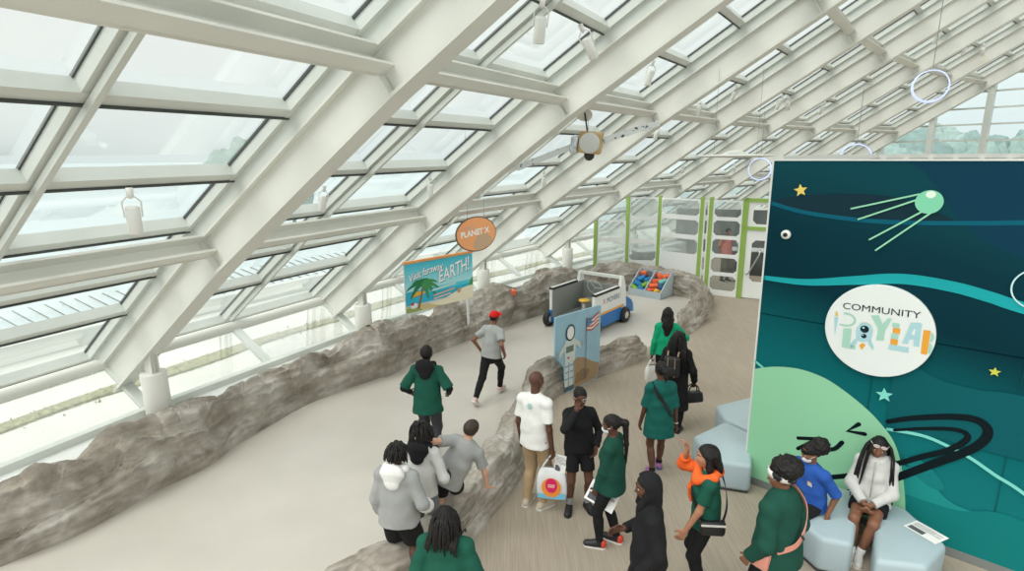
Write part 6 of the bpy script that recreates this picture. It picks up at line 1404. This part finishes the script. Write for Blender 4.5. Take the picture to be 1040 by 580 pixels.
hp = W2(GW, GW['palmL']); carrier('shopping_bag', hp + Vector((-.01, -.02, -.01)), .2, .26, .42, .14, 'plain white plastic bag hanging from the hand of the woman in bright green', False, mat('bag_plain', (222, 220, 216), .4, var=.05, scale=10))
# black handbag
leather = mat('black_leather', (28, 28, 30), .38)
hp = W2(BW, BW['palmR']); e = empty('handbag', hp, math.radians(10), 'black leather handbag with two handles in the hand of the woman in the black coat', 'bag')
mb = MB(); mb.prism([(-.15, -.30), (.15, -.30), (.165, -.27), (.14, -.13), (-.14, -.13), (-.165, -.27)], -.06, .06, leather, frame((0, 0, 0), (1, 0, 0), (0, 0, 1))); mb.build('pouch', leather, e, bevel=.02, seg=3)
mb = MB()
for y in (-.04, .04): mb.tube(spline([(-.09, y, -.14), (-.07, y * .8, -.05), (0, y * .2, .008), (.07, y * .8, -.05), (.09, y, -.14)], 5), .009, 6, leather)
mb.build('handles', leather, e)
# backpack on her back
c = W2(BW, chest_pt(BW, -.02, -.145, -.13)); e = empty('backpack', c, BW['root'].rotation_euler.z, 'small dark backpack with pale straps worn by the woman in the black coat', 'bag')
mb = MB(); mb.box((0, 0, 0), (.24, .11, .32), mat('dark_nylon', (34, 31, 31), .6)); mb.build('sack', None, e, bevel=.04, seg=3)
mb = MB(); mb.box((0, -.06, -.06), (.17, .03, .13), mat('dark_nylon', (0, 0, 0))); mb.build('pocket', None, e, bevel=.012)
for x in (-.075, .075): mb = MB(); mb.tube(spline([(x, .04, .15), (x * 1.05, .09, .20), (x * 1.2, .14, .20)], 5), .014, 6, mat('pale_strap', (150, 132, 112), .6)); mb.build('strap', None, e)
for x in (-.05, .05): mb = MB(); mb.tube([(x, -.062, .15), (x * 1.1, -.068, 0), (x, -.062, -.15)], .008, 6, mat('pale_strap', (0, 0, 0))); mb.build('webbing', None, e)
# cross-body bag of the girl with the orange jacket
A = OG; c = W2(A, A['pel'] + A['Rp'] @ V(-.175, -.045, .02)); e = empty('crossbody_bag', c, A['root'].rotation_euler.z - PI / 2 + .15, 'black crossbody bag with a white stripe at the hip of the orange jacket girl', 'bag')
mb = MB(); mb.prism([(-.10, -.085), (.10, -.085), (.115, -.05), (.115, .06), (-.115, .06), (-.115, -.05)], -.035, .035, leather, frame((0, 0, 0), (1, 0, 0), (0, 0, 1))); mb.build('pouch', leather, e, bevel=.016, seg=3)
mb = MB(); mb.box((0, -.037, .03), (.225, .006, .02), sh_white); mb.box((0, .037, .03), (.225, .006, .02), sh_white); mb.build('stripe', None, e)
inv = Matrix.Translation(c) @ Matrix.Rotation(e.rotation_euler.z, 4, 'Z')
o = strap(A, [A['pel'] + A['Rp'] @ V(-.16, -.13, .07), chest_pt(A, -.08, -.10, -.17), chest_pt(A, -.01, -.095, -.08), chest_pt(A, .05, -.06, .0), chest_pt(A, .06, .0, .03), chest_pt(A, .03, .08, -.05), chest_pt(A, -.04, .09, -.14), A['pel'] + A['Rp'] @ V(-.17, .06, .08)], .03, strapm, 'strap', e)
o.parent = e; o.matrix_parent_inverse = inv.inverted() @ A['root'].matrix_basis if False else Matrix.Identity(4)
RM = Matrix.Translation(A['root'].location) @ Matrix.Rotation(A['root'].rotation_euler.z, 4, 'Z'); o.data.transform(inv.inverted() @ RM)
# pink strap bag of the headband girl
A = HB; c = W2(A, A['pel'] + A['Rp'] @ V(-.24, .02, .0)); e = empty('crossbody_bag', c, A['root'].rotation_euler.z, 'pink strap bag slung across the back of the headband girl', 'bag')
inv = Matrix.Translation(c) @ Matrix.Rotation(e.rotation_euler.z, 4, 'Z'); RM = Matrix.Translation(A['root'].location) @ Matrix.Rotation(A['root'].rotation_euler.z, 4, 'Z')
pinks = mat('pink_strap', (206, 140, 122), .5)
o = strap(A, [chest_pt(A, .085, .055, -.01), chest_pt(A, .085, .0, .028), chest_pt(A, .078, -.078, -.03), chest_pt(A, .035, -.112, -.12), chest_pt(A, -.035, -.112, -.20), A['pel'] + A['Rp'] @ V(-.18, -.10, .10)], .05, pinks, 'strap', e); o.data.transform(inv.inverted() @ RM)
mb = MB(); mb.prism([(-.09, -.09), (.09, -.09), (.10, .07), (-.10, .07)], -.03, .03, pinks, frame((0, 0, 0), (0, 1, 0), (0, 0, 1))); mb.build('pouch', pinks, e, bevel=.015, seg=3)
mb = MB(); q_ = inv.inverted() @ RM @ Vector(chest_pt(A, .0, -.122, -.165)); mb.box(q_, (.07, .02, .016), strapm, Matrix.Rotation(.9, 3, 'Y')); mb.build('buckle', strapm, e)
# ------------------------------------------------------------------ outside: water, terrace, trees
def tree(x, y, z, h, w, label, seed, col):
    e = empty('tree', (x, y, z), 0, label, 'tree', 'trees beyond the end window')
    R_ = random.Random(seed); mb = MB(); mb.tube([(0, 0, 0), (0, 0, h * .5)], [h * .03, h * .015], 8, mat('bark', (92, 84, 72), .9)); mb.build('trunk', None, e)
    bm = bmesh.new(); bmesh.ops.create_icosphere(bm, subdivisions=4, radius=1.0)
    for v in bm.verts:
        d = v.co.normalized(); q = d * 1.6 + Vector((seed, seed * 2, 0)); k = 1 + .32 * noise.noise(q) + .22 * noise.noise(q * 2.7) + .16 * noise.noise(q * 6)
        v.co = Vector((d.x * w * k, d.y * w * k, h * .62 + d.z * h * .42 * k))
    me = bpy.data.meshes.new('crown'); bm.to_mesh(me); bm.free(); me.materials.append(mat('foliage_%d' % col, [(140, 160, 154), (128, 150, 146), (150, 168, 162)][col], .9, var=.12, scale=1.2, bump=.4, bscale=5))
    for p in me.polygons: p.use_smooth = True
    o = bpy.data.objects.new('crown', me); COL.objects.link(o); o.parent = e
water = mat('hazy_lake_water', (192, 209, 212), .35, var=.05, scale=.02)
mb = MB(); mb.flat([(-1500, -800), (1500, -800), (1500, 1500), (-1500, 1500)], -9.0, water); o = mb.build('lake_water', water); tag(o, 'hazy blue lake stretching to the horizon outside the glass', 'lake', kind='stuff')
pave = mat('pale_terrace_paving', (214, 216, 208), .7, var=.06, scale=.6)
mb = MB()
for i in range(-3, 14): mb.add([pol(R_FOOT - .1, i, -.02), pol(R_FOOT - .1, i + 1, -.02), pol(R_FOOT + 6, i + 1, -.10), pol(R_FOOT + 6, i, -.10)], [(0, 1, 2, 3)], pave)
o = mb.build('floor_terrace', pave); tag(o, kind='structure')
grass = mat('dry_planting', (146, 146, 112), .9, var=.3, scale=9, bump=.5, bscale=20)
mb = MB(); R_ = random.Random(3); vs = []; fs = []
for i in np.arange(-2.5, 8, .006):
    p = pol(R_FOOT + 2.15 + R_.gauss(0, .16), i, -.04); a = R_.uniform(0, 6.3); h = R_.uniform(.03, .08); k = len(vs)
    vs += [p + Vector((.03 * math.cos(a), .03 * math.sin(a), 0)), p - Vector((.03 * math.cos(a), .03 * math.sin(a), 0)), p + Vector((R_.uniform(-.05, .05), R_.uniform(-.05, .05), h))]; fs.append((k, k + 1, k + 2))
mb.add(vs, fs, grass)
for i in np.arange(-3, 9, .1): mb.beam(pol(R_FOOT + 2.15 + .05 * math.sin(i * 7), i, -.03), pol(R_FOOT + 2.15 + .05 * math.sin(i * 7 + .7), i + .1, -.03), .42 + .1 * math.sin(i * 5), .06, (0, 0, 1), grass)
o = mb.build('planting_strip', grass); tag(o, 'strip of dry low grass along the foot of the glazing outside', 'grass', kind='stuff')
# parapet and a lower building with a ribbed roof
par = mat('parapet_white', (206, 210, 206), .7)
mb = MB()
for i in range(-3, 12): mb.beam(pol(R_FOOT + 6.1, i, .05), pol(R_FOOT + 6.1, i + 1, .05), .3, .5, (0, 0, 1), par)
o = mb.build('wall_parapet', par); tag(o, kind='structure')
rib = mat('ribbed_translucent_roof', (196, 210, 212), .5)
e = empty('low_building', pol(R_FOOT + 8, 0, -3), 0, 'lower building with a pale ribbed roof outside the left windows', 'building')
mb = MB()
for i in np.arange(-3.0, 5.0, .04):
    h = .05 if int(round(i / .04)) % 2 else 0; mb.add([pol(R_FOOT + 6.5, i, -.9 + h), pol(R_FOOT + 6.5, i + .04, -.9 + h), pol(R_FOOT + 12, i + .04, -.2 + h), pol(R_FOOT + 12, i, -.2 + h)], [(0, 1, 2, 3)], rib)
o = mb.build('ribbed_roof', rib, e); o.matrix_parent_inverse = Matrix.Translation(-e.location)
mb = MB()
for i in range(-3, 5): mb.add([pol(R_FOOT + 12, i, -.2), pol(R_FOOT + 12, i + 1, -.2), pol(R_FOOT + 12, i + 1, -9), pol(R_FOOT + 12, i, -9)], [(0, 1, 2, 3)], par)
o = mb.build('wall', par, e); o.matrix_parent_inverse = Matrix.Translation(-e.location)
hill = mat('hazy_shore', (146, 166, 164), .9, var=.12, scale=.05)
TR = [(60, 92, 'leftmost rounded tree beyond the end window, cut by the last sloping beam'), (67, 95, 'hazy tree just left of the left post of the end window'), (71, 96, 'broad hazy tree behind the left post of the end window'), (75, 93, 'hazy tree just right of the left post of the end window'), (77.5, 97, 'hazy tree midway between the two posts of the end window'), (81.5, 98, 'hazy tree behind the right post of the end window'), (84, 95, 'hazy tree just right of the right post of the end window'), (89, 96, 'rightmost hazy tree at the right photo edge')]
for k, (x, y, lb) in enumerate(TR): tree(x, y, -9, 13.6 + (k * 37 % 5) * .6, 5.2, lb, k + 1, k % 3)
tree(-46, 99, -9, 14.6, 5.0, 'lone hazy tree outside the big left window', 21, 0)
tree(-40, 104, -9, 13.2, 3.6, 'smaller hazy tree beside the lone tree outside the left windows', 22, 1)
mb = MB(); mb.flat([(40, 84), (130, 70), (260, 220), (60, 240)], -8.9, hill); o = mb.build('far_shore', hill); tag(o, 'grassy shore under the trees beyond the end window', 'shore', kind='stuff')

# ------------------------------------------------------------------ light
W = bpy.data.worlds.new('overcast_sky'); SC.world = W; W.use_nodes = True; nt = W.node_tree; bg = nt.nodes['Background']
tc = nt.nodes.new('ShaderNodeTexCoord'); sx = nt.nodes.new('ShaderNodeSeparateXYZ'); nt.links.new(tc.outputs['Generated'], sx.inputs[0])
r = nt.nodes.new('ShaderNodeValToRGB'); nt.links.new(sx.outputs[2], r.inputs[0]); e = r.color_ramp.elements
e[0].position = 0.0; e[0].color = lin((214, 224, 225)) + (1,); e[1].position = 0.55; e[1].color = lin((247, 248, 246)) + (1,)
k = e.new(0.12); k.color = lin((230, 236, 235)) + (1,)
nt.links.new(r.outputs[0], bg.inputs[0]); bg.inputs[1].default_value = 1.3
sun = bpy.data.lights.new('sun', 'SUN'); sun.energy = 3.0; sun.angle = math.radians(50); sun.color = (1, .985, .95)
so = bpy.data.objects.new('sun', sun); COL.objects.link(so); so.rotation_euler = Vector((.50, .34, -.79)).to_track_quat('-Z', 'Y').to_euler()
# unseen area lamps added overhead as fill to brighten the interior
for nm, loc, sz, en in (('fill_light', (5.5, 1.0, 7.4), (6, 5), 80), ('fill_light', (1.0, -2.5, 7.6), (7, 4), 80)):
    l = bpy.data.lights.new(nm, 'AREA'); l.shape = 'RECTANGLE'; l.size, l.size_y = sz; l.energy = en; l.color = (1, .97, .92)
    o = bpy.data.objects.new(nm, l); COL.objects.link(o); o.location = loc
SC.view_settings.view_transform = 'Standard'; SC.view_settings.look = 'None'; SC.view_settings.exposure = 0.0; SC.view_settings.gamma = 1.0
SC.cycles.use_denoising = True
SC.cycles.max_bounces = 8; SC.cycles.diffuse_bounces = 4; SC.cycles.transparent_max_bounces = 24
SC.cycles.sample_clamp_indirect = 6.0
